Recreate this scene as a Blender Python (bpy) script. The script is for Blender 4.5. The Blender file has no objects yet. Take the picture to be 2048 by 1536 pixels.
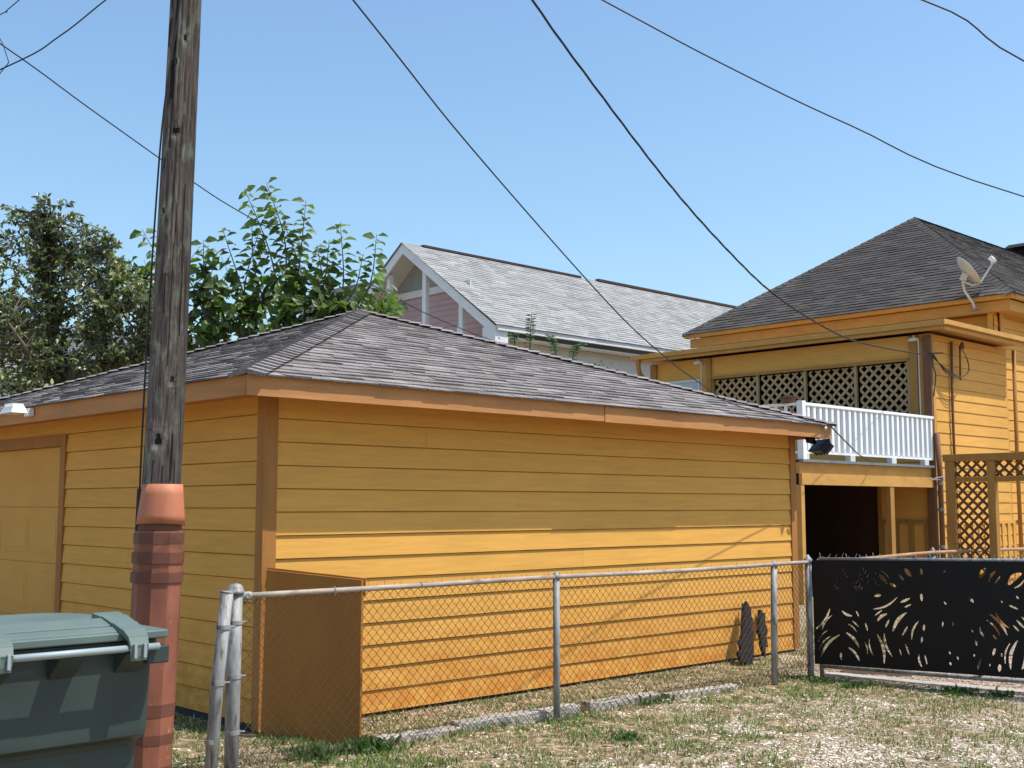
import bpy, math, random
from mathutils import Vector, noise, Matrix
random.seed(7)
R = math.radians
S = bpy.context.scene
C = S.collection
# ------------------------------------------------------------ camera
EYE = (0, 0, 1.6)
cd = bpy.data.cameras.new('camera'); cam = bpy.data.objects.new('camera', cd); C.objects.link(cam)
cam.location = EYE
cam.rotation_euler = (R(90 + 5.93), 0, R(46.1 - 90))
cd.sensor_width = 36; cd.lens = 2350 / 2048 * 36; cd.clip_start = .05; cd.clip_end = 2000
S.camera = cam
# ------------------------------------------------------------ light
SUN = Vector((.65, -1, 2.35)).normalized()          # towards the sun
w = bpy.data.worlds.new('World'); S.world = w; w.use_nodes = True
nt = w.node_tree; bg = nt.nodes['Background']
sky = nt.nodes.new('ShaderNodeTexSky'); sky.sky_type = 'NISHITA'; sky.sun_disc = False
sky.sun_elevation = math.asin(SUN.z); sky.sun_rotation = math.atan2(SUN.x, SUN.y)
sky.air_density = 1.25; sky.dust_density = 1.4; sky.ozone_density = 2.4; sky.altitude = 0
hs = nt.nodes.new('ShaderNodeMix'); hs.data_type = 'RGBA'; hs.blend_type = 'MULTIPLY'; hs.inputs[0].default_value = 1; hs.inputs[7].default_value = (.90, 1.03, 1.08, 1)
nt.links.new(sky.outputs[0], hs.inputs[6]); nt.links.new(hs.outputs[2], bg.inputs[0]); bg.inputs[1].default_value = .148
sd = bpy.data.lights.new('sun', 'SUN'); sun = bpy.data.objects.new('sun', sd); C.objects.link(sun)
sd.energy = 4.4; sd.angle = R(.5); sd.color = (1, .95, .87)
sun.rotation_euler = SUN.to_track_quat('Z', 'Y').to_euler(); sun.location = (5, -10, 20)
S.view_settings.view_transform = 'Standard'; S.view_settings.look = 'None'
S.view_settings.exposure = .32; S.view_settings.gamma = 1; S.view_settings.use_curve_mapping = False

# ------------------------------------------------------------ materials
def srgb(r, g, b):
    f = lambda c: (c / 255 / 12.92) if c / 255 < .04045 else ((c / 255 + .055) / 1.055) ** 2.4
    return (f(r), f(g), f(b))
def mat(name, col, col2=None, rough=.75, sc=(3, 3, 3), sc2=(.6, .6, .6), var=.12, bump=.0, bsc=None, metal=0, tint=False, low_col=None, low_z=0, detail=6, translucent=0, spec=.4, streak=None):
    m = bpy.data.materials.new(name); m.use_nodes = True; n = m.node_tree.nodes; l = m.node_tree.links
    p = n['Principled BSDF']; p.inputs['Roughness'].default_value = rough; p.inputs['Metallic'].default_value = metal
    p.inputs['Specular IOR Level'].default_value = spec
    g = n.new('ShaderNodeNewGeometry')
    def nz(scale, det=detail, r=.6):
        mp = n.new('ShaderNodeMapping'); mp.inputs['Scale'].default_value = scale; l.new(g.outputs['Position'], mp.inputs[0])
        t = n.new('ShaderNodeTexNoise'); t.inputs['Scale'].default_value = 1; t.inputs['Detail'].default_value = det; t.inputs['Roughness'].default_value = r
        l.new(mp.outputs[0], t.inputs[0]); return t.outputs[0]
    def mix(fac, a, b, mode='MIX'):
        x = n.new('ShaderNodeMix'); x.data_type = 'RGBA'; x.blend_type = mode
        for s, v in ((x.inputs[0], fac), (x.inputs[6], a), (x.inputs[7], b)):
            if isinstance(v, (int, float)): s.default_value = v
            elif isinstance(v, tuple): s.default_value = (*v, 1)
            else: l.new(v, s)
        return x.outputs[2]
    def ramp(fac, a, b):
        r = n.new('ShaderNodeMapRange'); r.inputs[1].default_value = a; r.inputs[2].default_value = b; l.new(fac, r.inputs[0]); return r.outputs[0]
    lo = tuple(c * (1 - var) for c in col); hi = tuple(min(1, c * (1 + var)) for c in (col2 or col))
    out = mix(ramp(nz(sc), .3, .7), lo, hi)
    big = ramp(nz(sc2, 3), .3, .7)
    out = mix(big, out, mix(1.0, out, (1 - var, 1 - var * 1.05, 1 - var * 1.1), 'MULTIPLY'))
    if streak:
        out = mix(ramp(nz(streak[0], 4), streak[2], streak[3]), out, streak[1])
    if low_col:
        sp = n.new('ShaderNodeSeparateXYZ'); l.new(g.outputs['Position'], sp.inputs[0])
        r = n.new('ShaderNodeMapRange'); r.inputs[1].default_value = low_z; r.inputs[2].default_value = 0; l.new(sp.outputs[2], r.inputs[0])
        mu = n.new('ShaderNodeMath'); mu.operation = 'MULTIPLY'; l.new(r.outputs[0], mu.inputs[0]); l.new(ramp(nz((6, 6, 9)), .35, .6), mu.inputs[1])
        out = mix(mu.outputs[0], out, low_col)
    if tint:
        a = n.new('ShaderNodeAttribute'); a.attribute_name = 'tint'
        cb = n.new('ShaderNodeCombineColor'); 
        for i in range(3): l.new(a.outputs['Fac'], cb.inputs[i])
        out = mix(1.0, out, cb.outputs[0], 'MULTIPLY')
    l.new(out, p.inputs['Base Color'])
    if bump:
        b = n.new('ShaderNodeBump'); b.inputs['Strength'].default_value = bump; b.inputs['Distance'].default_value = .01
        l.new(nz(bsc or sc, 8, .7), b.inputs['Height']); l.new(b.outputs[0], p.inputs['Normal'])
    if translucent:
        tr = n.new('ShaderNodeBsdfTranslucent'); l.new(mix(1.0, out, (1.6, 1.9, .6), 'MULTIPLY'), tr.inputs[0])
        ms = n.new('ShaderNodeMixShader'); ms.inputs[0].default_value = translucent
        l.new(p.outputs[0], ms.inputs[1]); l.new(tr.outputs[0], ms.inputs[2]); l.new(ms.outputs[0], n['Material Output'].inputs[0])
    return m
M = {}
YEL = (.68, .355, .078)
M['siding'] = mat('yellow_paint', YEL, rough=.75, spec=.2, sc=(2, 2, 30), sc2=(1.1, 1.1, 1.6), var=.085, bump=.25, bsc=(4, 4, 60), tint=True, low_col=(.54, .205, .032), low_z=.9)  # orange tone blended in patchily, stronger towards the ground
M['siding_house'] = mat('house_yellow_paint', (.66, .345, .082), rough=.75, spec=.2, sc=(2, 2, 26), var=.09, bump=.2, bsc=(4, 4, 60), tint=True)
M['trim'] = mat('brown_orange_trim_paint', (.37, .165, .045), spec=.2, rough=.7, sc=(9, 9, 2), var=.12, bump=.3, bsc=(60, 60, 6))
M['fascia'] = mat('fascia_paint', (.48, .225, .085), spec=.2, rough=.7, sc=(2, 2, 14), var=.12, bump=.3, bsc=(5, 5, 60), streak=((.9, .9, 5), (.36, .17, .08), .6, .72))
M['door'] = mat('garage_door_paint', (.62, .32, .07), spec=.2, rough=.7, sc=(2, 2, 4), var=.05)
M['ochre'] = mat('ochre_trim_paint', (.54, .29, .08), spec=.2, rough=.7, sc=(4, 4, 8), var=.1, bump=.2)
M['ochre_post'] = mat('ochre_post_paint', (.38, .20, .055), spec=.2, rough=.7, sc=(8, 8, 2), var=.14, bump=.2)
M['brown_post'] = mat('dark_brown_paint', (.17, .075, .03), rough=.65, sc=(8, 8, 2), var=.15, bump=.2)
M['lattice'] = mat('lattice_paint', (.42, .28, .14), rough=.7, var=.15)
M['lattice_trellis'] = mat('trellis_paint', (.15, .07, .02), rough=.7, var=.15)
M['dark_in'] = mat('shaded_interior_brown', (.045, .018, .008), rough=.9, var=.2)  # shade inside porch and carport is put into this colour
M['shingle'] = mat('weathered_grey_shingle', (.20, .172, .166), (.28, .25, .24), rough=.95, sc=(60, 60, 60), var=.22, tint=True, bump=.6, bsc=(150, 150, 150), streak=((.8, 3.0, 3.0), (.20, .18, .16), .62, .78))
M['shingle_dark'] = mat('charcoal_shingle', (.052, .044, .040), (.085, .075, .069), rough=.95, sc=(40, 40, 40), var=.2, tint=True, bump=.5, bsc=(120, 120, 120), streak=((.5, .5, .5), (.13, .115, .10), .55, .75))
M['shingle_light'] = mat('pale_grey_shingle', (.27, .265, .26), (.345, .34, .335), rough=.95, sc=(20, 20, 20), var=.12, tint=True, bump=.4, bsc=(100, 100, 100))
M['white'] = mat('white_paint', (.72, .73, .74), rough=.5, var=.05)
M['rail_white'] = mat('railing_white_vinyl', (.80, .81, .82), rough=.4, var=.04)
M['white_grey'] = mat('off_white_paint', (.60, .60, .58), rough=.6, var=.06)
M['pink'] = mat('dusty_pink_siding_paint', (.50, .36, .37), rough=.7, sc=(1, 1, 9), var=.06, tint=True)
M['cream'] = mat('cream_wall_paint', (.66, .64, .60), rough=.7, sc=(1, 1, 9), var=.06, tint=True)
M['ridge'] = mat('dark_ridge_vent', (.06, .035, .035), rough=.9)
M['galv'] = mat('galvanised_steel', (.25, .25, .25), (.35, .345, .33), rough=.6, metal=.2, sc=(20, 20, 6), var=.2, bump=.15, streak=((25, 25, 5), (.12, .11, .10), .54, .66))
M['rail_steel'] = mat('weathered_rail_steel', (.36, .29, .24), (.42, .35, .29), rough=.7, metal=.1, sc=(6, 20, 20), var=.2, streak=((5, 30, 30), (.30, .17, .10), .52, .7))
M['wire'] = mat('chain_link_wire', (.10, .065, .038), rough=.6, metal=.2, var=.2)
M['black_cable'] = mat('black_cable_rubber', (.02, .019, .02), rough=.6)
M['black_metal'] = mat('black_gate_panel', (.006, .0065, .009), rough=.5, var=.1, spec=.25)
M['wood'] = mat('weathered_pole_wood', (.026, .018, .016), (.145, .112, .098), rough=.95, sc=(85, 85, 4.0), sc2=(14, 14, 2.4), var=.38, bump=1.0, bsc=(130, 130, 6), streak=((18, 18, 7.0), (.16, .175, .135), .52, .72), tint=True)
M['terracotta'] = mat('terracotta_plastic', (.45, .15, .075), (.54, .195, .10), rough=.6, sc=(5, 5, 1), var=.15, bump=.1, streak=((40, 40, 14), (.55, .36, .29), .68, .78))
M['terracotta2'] = mat('dull_brown_plastic', (.17, .055, .032), (.30, .102, .058), rough=.65, sc=(6, 6, 2), var=.15, bump=.1, streak=((40, 40, 14), (.50, .33, .27), .66, .76))
M['terracotta3'] = mat('dark_brown_band', (.15, .052, .032), rough=.65, sc=(6, 6, 2), var=.2)
M['bin'] = mat('green_bin_plastic', (.026, .040, .038), (.038, .056, .052), rough=.5, sc=(2, 2, 2), var=.12, bump=.06, bsc=(300, 300, 300), streak=((3, 3, 10), (.06, .085, .08), .6, .85))
M['bin_lid'] = mat('green_lid_plastic', (.10, .14, .125), (.13, .175, .155), rough=.45, sc=(2, 2, 2), var=.1, bump=.06, bsc=(300, 300, 300))
M['bin_metal'] = mat('galvanised_bar', (.30, .36, .37), rough=.5, metal=.1, var=.1)
M['rust_panel'] = mat('rust_brown_panel', (.33, .128, .016), (.36, .142, .02), rough=.7, sc=(3, 3, 1), var=.08, bump=.1)
M['char'] = mat('charred_wood', (.012, .010, .010), rough=.95, sc=(30, 30, 8), var=.5, bump=1)
M['timber'] = mat('weathered_timber', (.42, .37, .31), (.62, .57, .50), rough=.95, sc=(8, 60, 60), var=.2, bump=.8, bsc=(10, 70, 70), streak=((2, 10, 10), (.14, .11, .08), .55, .68))
M['rubber'] = mat('black_edging', (.03, .03, .032), rough=.8)
M['concrete'] = mat('concrete', (.42, .38, .34), rough=.95, sc=(15, 15, 15), var=.2, bump=.5)
M['leafA'] = mat('olive_leaf', (.085, .100, .045), (.15, .16, .085), rough=.30, sc=(3, 3, 3), sc2=(1, 1, 1), var=.3, tint=True, translucent=.35, spec=.5)
M['leafB'] = mat('green_leaf', (.085, .135, .032), (.125, .185, .052), rough=.42, sc=(3, 3, 3), sc2=(1, 1, 1), var=.25, tint=True, translucent=.4, spec=.5)
M['bark'] = mat('grey_bark', (.16, .135, .11), rough=.95, sc=(8, 8, 3), var=.25, bump=.6)
M['grass'] = mat('grass_blade', (.16, .185, .06), (.20, .22, .08), rough=.7, sc=(1.5, 1.5, 1.5), var=.15, tint=False, translucent=.3)
M['stone'] = mat('shell_gravel', (.68, .57, .47), rough=.9, sc=(20, 20, 20), var=.2, tint=True)
M['stone_pink'] = mat('pink_gravel', (.52, .38, .31), rough=.9, sc=(20, 20, 20), var=.2, tint=True)
M['weed'] = mat('weed_leaf', (.05, .10, .025), rough=.6, var=.25, tint=True, translucent=.25)
M['glass'] = mat('window_glass', (.35, .42, .47), rough=.12, var=.1, spec=.9)
M['lamp_white'] = mat('white_lamp_housing', (.72, .72, .70), rough=.4, var=.04)

# ------------------------------------------------------------ helpers
OFF = {}
class MB:
    def __init__(s): s.v = []; s.f = []; s.t = []; s.tint = 1.0
    def face(s, idx): s.f.append(tuple(idx)); s.t.append(s.tint)
    def poly(s, pts):
        b = len(s.v); s.v += [tuple(p) for p in pts]; s.face(range(b, b + len(pts)))
    def box(s, a, b):
        x0, y0, z0 = [min(a[i], b[i]) for i in range(3)]; x1, y1, z1 = [max(a[i], b[i]) for i in range(3)]
        k = len(s.v)
        s.v += [(x0, y0, z0), (x1, y0, z0), (x1, y1, z0), (x0, y1, z0), (x0, y0, z1), (x1, y0, z1), (x1, y1, z1), (x0, y1, z1)]
        for q in ((0, 3, 2, 1), (4, 5, 6, 7), (0, 1, 5, 4), (1, 2, 6, 5), (2, 3, 7, 6), (3, 0, 4, 7)): s.face([k + i for i in q])
    def hexa(s, bot, top):
        k = len(s.v); s.v += [tuple(p) for p in bot] + [tuple(p) for p in top]
        for q in ((0, 3, 2, 1), (4, 5, 6, 7), (0, 1, 5, 4), (1, 2, 6, 5), (2, 3, 7, 6), (3, 0, 4, 7)): s.face([k + i for i in q])
    def beam(s, p0, p1, wx, wz, up=(0, 0, 1)):
        p0 = Vector(p0); p1 = Vector(p1); d = (p1 - p0).normalized(); u = Vector(up); sd_ = d.cross(u).normalized(); u = sd_.cross(d).normalized()
        c = [sd_ * a * wx / 2 + u * b * wz / 2 for a, b in ((-1, -1), (1, -1), (1, 1), (-1, 1))]
        s.hexa([p0 + q for q in c], [p1 + q for q in c])
    def tube(s, pts, r, n=8, cap=True):
        pts = [Vector(p) for p in pts]; rs = r if isinstance(r, (list, tuple)) else [r] * len(pts)
        base = len(s.v); ref = None
        for i, p in enumerate(pts):
            d = (pts[min(i + 1, len(pts) - 1)] - pts[max(i - 1, 0)]).normalized()
            if ref is None: ref = d.cross(Vector((0, 0, 1)) if abs(d.z) < .9 else Vector((1, 0, 0))).normalized()
            ref = (ref - d * ref.dot(d)).normalized(); b2 = d.cross(ref)
            for k in range(n):
                a = 2 * math.pi * k / n; s.v.append(tuple(p + (ref * math.cos(a) + b2 * math.sin(a)) * rs[i]))
        for i in range(len(pts) - 1):
            for k in range(n):
                a = base + i * n + k; b = base + i * n + (k + 1) % n; s.face((a, b, b + n, a + n))
        if cap:
            s.face([base + k for k in reversed(range(n))]); s.face([base + (len(pts) - 1) * n + k for k in range(n)])
    def prism(s, poly, frame, c0, c1):
        # poly: 2-D outline, frame: function (a,b,c) -> 3-D point
        n = len(poly); k = len(s.v)
        s.v += [tuple(frame(a, b, c0)) for a, b in poly] + [tuple(frame(a, b, c1)) for a, b in poly]
        s.face([k + i for i in reversed(range(n))]); s.face([k + n + i for i in range(n)])
        for i in range(n): s.face((k + i, k + (i + 1) % n, k + n + (i + 1) % n, k + n + i))
    def build(s, name, material, parent=None, smooth=False, bevel=0):
        off = OFF.get(parent, Vector((0, 0, 0))) if parent else Vector((0, 0, 0))
        me = bpy.data.meshes.new(name)
        me.from_pydata([tuple(Vector(p) - off) for p in s.v], [], s.f); me.update()
        a = me.attributes.new('tint', 'FLOAT', 'FACE'); a.data.foreach_set('value', s.t)
        if smooth:
            for p in me.polygons: p.use_smooth = True
        me.materials.append(material)
        o = bpy.data.objects.new(name, me); C.objects.link(o)
        if parent: o.parent = parent
        OFF[o] = off
        if bevel:
            b = o.modifiers.new('bevel', 'BEVEL'); b.width = bevel; b.segments = 2; b.limit_method = 'ANGLE'
        return o
def thing(name, label, cat, loc=(0, 0, 0), group=None):
    o = bpy.data.objects.new(name, None); C.objects.link(o); o.location = loc; o.empty_display_size = .2
    o['label'] = label; o['category'] = cat
    if group: o['group'] = group
    OFF[o] = Vector(loc); return o
def tag(o, label, cat, group=None, kind=None):
    if label: o['label'] = label
    if cat: o['category'] = cat
    if group: o['group'] = group
    if kind: o['kind'] = kind
    return o
def one(m, f, *a, **k):
    b = MB(); f(b, *a); return b

def clip(poly, rect):
    x0, y0, x1, y1 = rect
    def cut(P, f):
        out = []
        for i in range(len(P)):
            a, b = P[i], P[(i + 1) % len(P)]; fa, fb = f(a), f(b)
            if fa >= 0: out.append(a)
            if (fa >= 0) != (fb >= 0):
                t = fa / (fa - fb); out.append((a[0] + (b[0] - a[0]) * t, a[1] + (b[1] - a[1]) * t))
        return out
    for f in (lambda p: p[0] - x0, lambda p: x1 - p[0], lambda p: p[1] - y0, lambda p: y1 - p[1]):
        poly = cut(poly, f)
        if len(poly) < 3: return []
    return poly
def lattice(mb, rect, frame, pitch, sw, th=.006, jit=0):
    x0, y0, x1, y1 = rect; W = x1 - x0; H = y1 - y0; L = W + H + 1
    for sgn, c0, c1 in ((1, 0, th), (-1, th + .0005, 2 * th)):
        d = (math.sqrt(.5), sgn * math.sqrt(.5)); nn = (-d[1], d[0]); k = -int(L / pitch)
        for k in range(-int(L / pitch) - 1, int(L / pitch) + 2):
            o = k * pitch + random.uniform(-jit, jit); cx = (x0 + x1) / 2 + nn[0] * o; cy = (y0 + y1) / 2 + nn[1] * o
            q = [(cx + d[0] * a + nn[0] * b, cy + d[1] * a + nn[1] * b) for a, b in ((-L, -sw / 2), (L, -sw / 2), (L, sw / 2), (-L, sw / 2))]
            q = clip(q, rect)
            if q: mb.prism(q, frame, c0, c1)
def siding(mb, A, B, z0, z1, exp, th=.027, seg=3.66, ext=None):
    """lap boards from A to B (plan), outward normal to the right-hand side of A->B"""
    A = Vector((*A, 0)); B = Vector((*B, 0)); L = (B - A).length; d = (B - A) / L; n = Vector((d.y, -d.x, 0)); z = z0; k = 0
    while z < z1 - .01:
        zt = min(z + exp, z1); a0, a1 = (0, L) if not ext else ext(z); b0, b1 = (0, L) if not ext else ext(zt)
        if a1 - a0 < .05: break
        cuts = [a0]; x = a0 + (seg * random.uniform(.25, 1))
        while x < a1 - .3: cuts.append(x); x += seg
        cuts.append(a1)
        wob = [random.uniform(-.0025, .0025) for _ in cuts]
        for i in range(len(cuts) - 1):
            mb.tint = random.uniform(.98, 1.015)
            s0 = cuts[i] + (.0005 if i else 0); s1 = cuts[i + 1] - (.0005 if i < len(cuts) - 2 else 0)
            t0 = s0 if i else b0; t1 = s1 if i < len(cuts) - 2 else b1
            if t1 <= t0: t1 = t0 + .001
            P = lambda s, o, zz: A + d * s + n * o + Vector((0, 0, zz))
            e0 = th + random.uniform(-.001, .0015); e1 = th + random.uniform(-.001, .0015)
            m = max(1, int((s1 - s0) / .6)); 
            for j in range(m):
                u0 = j / m; u1 = (j + 1) / m
                S0 = s0 + (s1 - s0) * u0; S1 = s0 + (s1 - s0) * u1; T0 = t0 + (t1 - t0) * u0; T1 = t0 + (t1 - t0) * u1
                h = lambda s_: .0025 * math.sin(s_ * 1.7 + k * 2.1) * .5
                E0 = e0 + (e1 - e0) * u0; E1 = e0 + (e1 - e0) * u1
                mb.poly([P(S0, E0, z + h(S0)), P(S1, E1, z + h(S1)), P(T1, .5 * E1, zt - .0075), P(T0, .5 * E0, zt - .0075)]); mb.poly([P(T0, .5 * E0, zt - .0075), P(T1, .5 * E1, zt - .0075), P(T1, 0, zt - .0075), P(T0, 0, zt - .0075)])
                mb.poly([P(S0, 0, z + h(S0)), P(S1, 0, z + h(S1)), P(S1, E1, z + h(S1)), P(S0, E0, z + h(S0))])
        mb.tint = 1; z += exp; k += 1
def shingles(mb, O, E, U, W0, topL, topR, slope, exp=.14, tab=(.14, .32), th=.014, pal=(.72, .85, .95, 1.0, 1.06, 1.15, 1.3)):
    """O eave start, E unit eave vector, U unit up-slope vector; outline trapezoid (0..W0) -> (topL..topR) at slope length"""
    O = Vector(O); E = Vector(E); U = Vector(U); N = E.cross(U).normalized()
    if N.z < 0: N = -N
    k = 0; s = -.02
    while s < slope:
        s1 = min(s + exp, slope); f0 = max(0, s / slope); f1 = max(0, s1 / slope)
        L0, R0 = topL * f0, W0 + (topR - W0) * f0; L1, R1 = topL * f1, W0 + (topR - W0) * f1
        x = L0 - random.uniform(0, tab[0]); wav = [random.uniform(-.003, .003) for _ in range(80)]
        while x < R0:
            x1 = x + random.uniform(*tab); a = max(x, L0); b = min(x1, R0)
            if b - a > .01:
                c = min(max(a, L1), R1); d = min(max(b, L1), R1)
                if d - c < .002: d = c + .002
                t0 = th + random.uniform(-.004, .007); t1 = .002; g = .004; dz = random.uniform(-.006, .006) + .006 * math.sin(a * 2.3 + k)
                mb.tint = random.choice(pal) * random.uniform(.93, 1.07)
                P = lambda xx, ss, nn: O + E * xx + U * ss + N * nn
                sb = s + dz if k else s + dz * .4
                a2 = a + g / 2; b2 = b - g / 2
                A_, B_, C_, D_ = P(a2, sb, t0), P(b2, sb, t0 + random.uniform(-.002, .002)), P(d, s1 + .004, t1), P(c, s1 + .004, t1)
                mb.poly([A_, B_, C_, D_]); mb.tint *= .75
                mb.poly([P(a2, sb, 0), P(b2, sb, 0), B_, A_]); mb.poly([P(b2, sb, 0), P(d, s1, 0), C_, B_]); mb.poly([P(a2, sb, 0), A_, D_, P(c, s1, 0)])
            x = x1
        s += exp; k += 1
    mb.tint = 1
def hipcap(mb, P0, P1, wdt=.15, step=.14, up=(0, 0, 1), n1=None, n2=None, th=.014):
    P0 = Vector(P0); P1 = Vector(P1); d = (P1 - P0); L = d.length; d /= L; h = d.cross(Vector(up)).normalized(); u = h.cross(d).normalized(); k = 0.0
    drop = n1 if n1 is not None else .05
    while k < L:
        e = min(k + step * 1.15, L); mb.tint = random.uniform(.82, 1.2); l = th + .018 + random.uniform(-.003, .004)
        a = P0 + d * k; b = P0 + d * e
        A = [a + u * l, b + u * (.018)]
        for sg in (-1, 1):
            q0 = a + h * sg * wdt - u * drop + u * l; q1 = b + h * sg * wdt - u * drop + u * .018
            mb.poly([A[0], A[1], q1, q0] if sg > 0 else [A[0], q0, q1, A[1]])
            mb.poly([A[0], q0, q0 - u * (l), a])
        k += step
    mb.tint = 1
def spline(pts, n=6):
    P = [Vector(p) for p in pts]; P = [P[0] * 2 - P[1]] + P + [P[-1] * 2 - P[-2]]; out = []
    for i in range(1, len(P) - 2):
        for j in range(n):
            t = j / n; a, b, c, d = P[i - 1:i + 3]
            out.append(.5 * ((2 * b) + (c - a) * t + (2 * a - 5 * b + 4 * c - d) * t * t + (3 * b - a - 3 * c + d) * t ** 3))
    out.append(P[-2]); return out

# ------------------------------------------------------------ ground
def sstep(a, b, x):
    t = max(0, min(1, (x - a) / (b - a))); return t * t * (3 - 2 * t)
def gz(x, y):
    m = sstep(-.5, 1, x) * (1 - sstep(13.5, 15, x)) * sstep(-.5, 1, y) * (1 - sstep(7.0, 7.3, y))
    return .028 * m * (noise.noise((x * .8, y * .8, 0)) + .35 * noise.noise((x * 4, y * 4, 3)))
def gravel(x, y):
    if x > 9.98 - .1 * (y - 4) * 0 and y < 6.5 and x > 9.98: return 1.0
    n = noise.noise((x * .9 + 9, y * .9, 1.7)) * .8 + noise.noise((x * 2.6, y * 2.6, 5)) * .8 + noise.noise((x * 8, y * 8, 8)) * .6
    b = .10 - .62 * sstep(4.6, 6.0, y) - .8 * (1 - sstep(4.3, 5.3, x)) - .5 * sstep(8.6, 9.9, x + (5 - y) * .3) * sstep(3.6, 4.6, y)
    if y > 6.45: b = -.55
    return max(0, min(1, .42 + 1.35 * (n + b)))
gm = bpy.data.materials.new('yard_soil'); gm.use_nodes = True; n = gm.node_tree.nodes; l = gm.node_tree.links; p = n['Principled BSDF']; p.inputs['Roughness'].default_value = .95
p.inputs['Specular IOR Level'].default_value = .15
at = n.new('ShaderNodeAttribute'); at.attribute_name = 'gravel'; ge = n.new('ShaderNodeNewGeometry')
def gn(s, d=8):
    t = n.new('ShaderNodeTexNoise'); t.inputs['Scale'].default_value = s; t.inputs['Detail'].default_value = d; t.inputs['Roughness'].default_value = .7; l.new(ge.outputs['Position'], t.inputs[0]); return t.outputs[0]
def gramp(f, cs):
    r = n.new('ShaderNodeValToRGB'); l.new(f, r.inputs[0])
    while len(r.color_ramp.elements) < len(cs): r.color_ramp.elements.new(.5)
    for e, (q, c) in zip(r.color_ramp.elements, cs): e.position = q; e.color = (*c, 1)
    return r.outputs[0]
soil = gramp(gn(14), [(.34, (.07, .065, .03)), (.46, (.17, .14, .065)), (.55, (.37, .255, .165)), (.66, (.55, .40, .30))])
vo = n.new('ShaderNodeTexVoronoi'); vo.inputs['Scale'].default_value = 62; l.new(ge.outputs['Position'], vo.inputs[0])
sep = n.new('ShaderNodeSeparateColor'); l.new(vo.outputs['Color'], sep.inputs[0])
grv = gramp(sep.outputs[0], [(0, (.14, .10, .05)), (.35, (.29, .215, .13)), (.65, (.47, .37, .27)), (1, (.62, .53, .43))])
mx = n.new('ShaderNodeMix'); mx.data_type = 'RGBA'; l.new(at.outputs['Fac'], mx.inputs[0]); l.new(soil, mx.inputs[6]); l.new(grv, mx.inputs[7]); l.new(mx.outputs[2], p.inputs['Base Color'])
bu = n.new('ShaderNodeBump'); bu.inputs['Strength'].default_value = .8; bu.inputs['Distance'].default_value = .015; l.new(gn(60), bu.inputs['Height']); l.new(bu.outputs[0], p.inputs['Normal'])
M['soil'] = gm
xs = [-400, -120, -40, -12, -4, -1] + [i * .07 for i in range(0, 215)] + [17, 22, 40, 120, 500]
ys = [-400, -120, -40, -12, -4, -1] + [i * .07 for i in range(0, 122)] + [10, 14, 30, 80, 200, 600]
gb = MB(); gv = []
for y in ys:
    for x in xs: gb.v.append((x, y, gz(x, y))); gv.append(gravel(x, y) if -1 < x < 20 and -1 < y < 10 else .3)
nx = len(xs)
for j in range(len(ys) - 1):
    for i in range(nx - 1): a = j * nx + i; gb.face((a, a + 1, a + nx + 1, a + nx))
go = gb.build('ground', gm, smooth=True); tag(go, 'patchy yard of dry grass soil and pale gravel', 'ground', kind='structure'); del go['category']
ga = go.data.attributes.new('gravel', 'FLOAT', 'POINT'); ga.data.foreach_set('value', gv)

def scatter_visible(n_, x0, x1, y0, y1):
    out = []
    while len(out) < n_:
        x = random.uniform(x0, x1); y = random.uniform(y0, y1)
        fh = x * .6934 + y * .7206; r = x * .7206 - y * .6934
        if fh < 5.6 or abs(r / fh) > .52: continue
        if x > 4.55 and y > 7.33 and x < 11.5: continue
        if 4.5 > x and y > 7.2 + 3 and x > 2: pass
        if random.random() > min(1, (7.5 / fh) ** 1.1): continue
        out.append((x, y))
    return out
gm2 = {}
cols = {'green': [(.065, .125, .025), (.105, .18, .038), (.16, .24, .055), (.24, .30, .09)], 'dry': [(.64, .50, .33), (.50, .38, .22), (.34, .25, .13), (.72, .60, .43)]}
vv = []; ff = []; cc = []
for x, y in scatter_visible(150000, 2.4, 14.5, 1.5, 8.6):
    g = gravel(x, y)
    if x > 10.03 and y < 6.1: continue
    if random.random() < g * .75: continue
    if noise.noise((x * 5.5, y * 5.5, 60)) + .6 * noise.noise((x * 14, y * 14, 61)) < -.17 + random.uniform(-.12, .12): continue
    z = gz(x, y); left = x < 5 and y > 5.6
    dryn = .27 + .6 * noise.noise((x * 1.3, y * 1.3, 20)) - (.18 if 5.5 < y < 6.5 and x > 6 else 0) + (.1 if x < 4.3 else 0) - (.3 if left and x > 4.3 else 0)
    c = random.choice(cols['dry' if random.random() < dryn else 'green'])
    h = random.uniform(.010, .032) * (1.0 + .8 * max(0, noise.noise((x * 1.7, y * 1.7, 40)))) * (1.5 if left and x > 4.35 else 1)
    if abs(y - 6.4) < .12 and 5 < x < 9.8: h *= 1.5
    a = random.uniform(0, 6.283); wd = random.uniform(.0022, .0042); lean = random.uniform(.2, 1.5) * h
    dx, dy = math.cos(a), math.sin(a); px, py = -dy * wd, dx * wd; b = len(vv)
    vv += [(x - px, y - py, z - .004), (x + px, y + py, z - .004), (x + dx * lean * .4 + px * .8, y + dy * lean * .4 + py * .8, z + h * .6), (x + dx * lean * .4 - px * .8, y + dy * lean * .4 - py * .8, z + h * .6), (x + dx * lean, y + dy * lean, z + h)]
    ff += [(b, b + 1, b + 2, b + 3), (b + 3, b + 2, b + 4)]
    k = random.uniform(.75, 1.25); cc += [(c[0] * k, c[1] * k, c[2] * k, 1)] * 5
me = bpy.data.meshes.new('grass'); me.from_pydata(vv, [], ff); me.update()
ca = me.color_attributes.new('col', 'FLOAT_COLOR', 'POINT'); ca.data.foreach_set('color', [q for c in cc for q in c])
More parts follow.
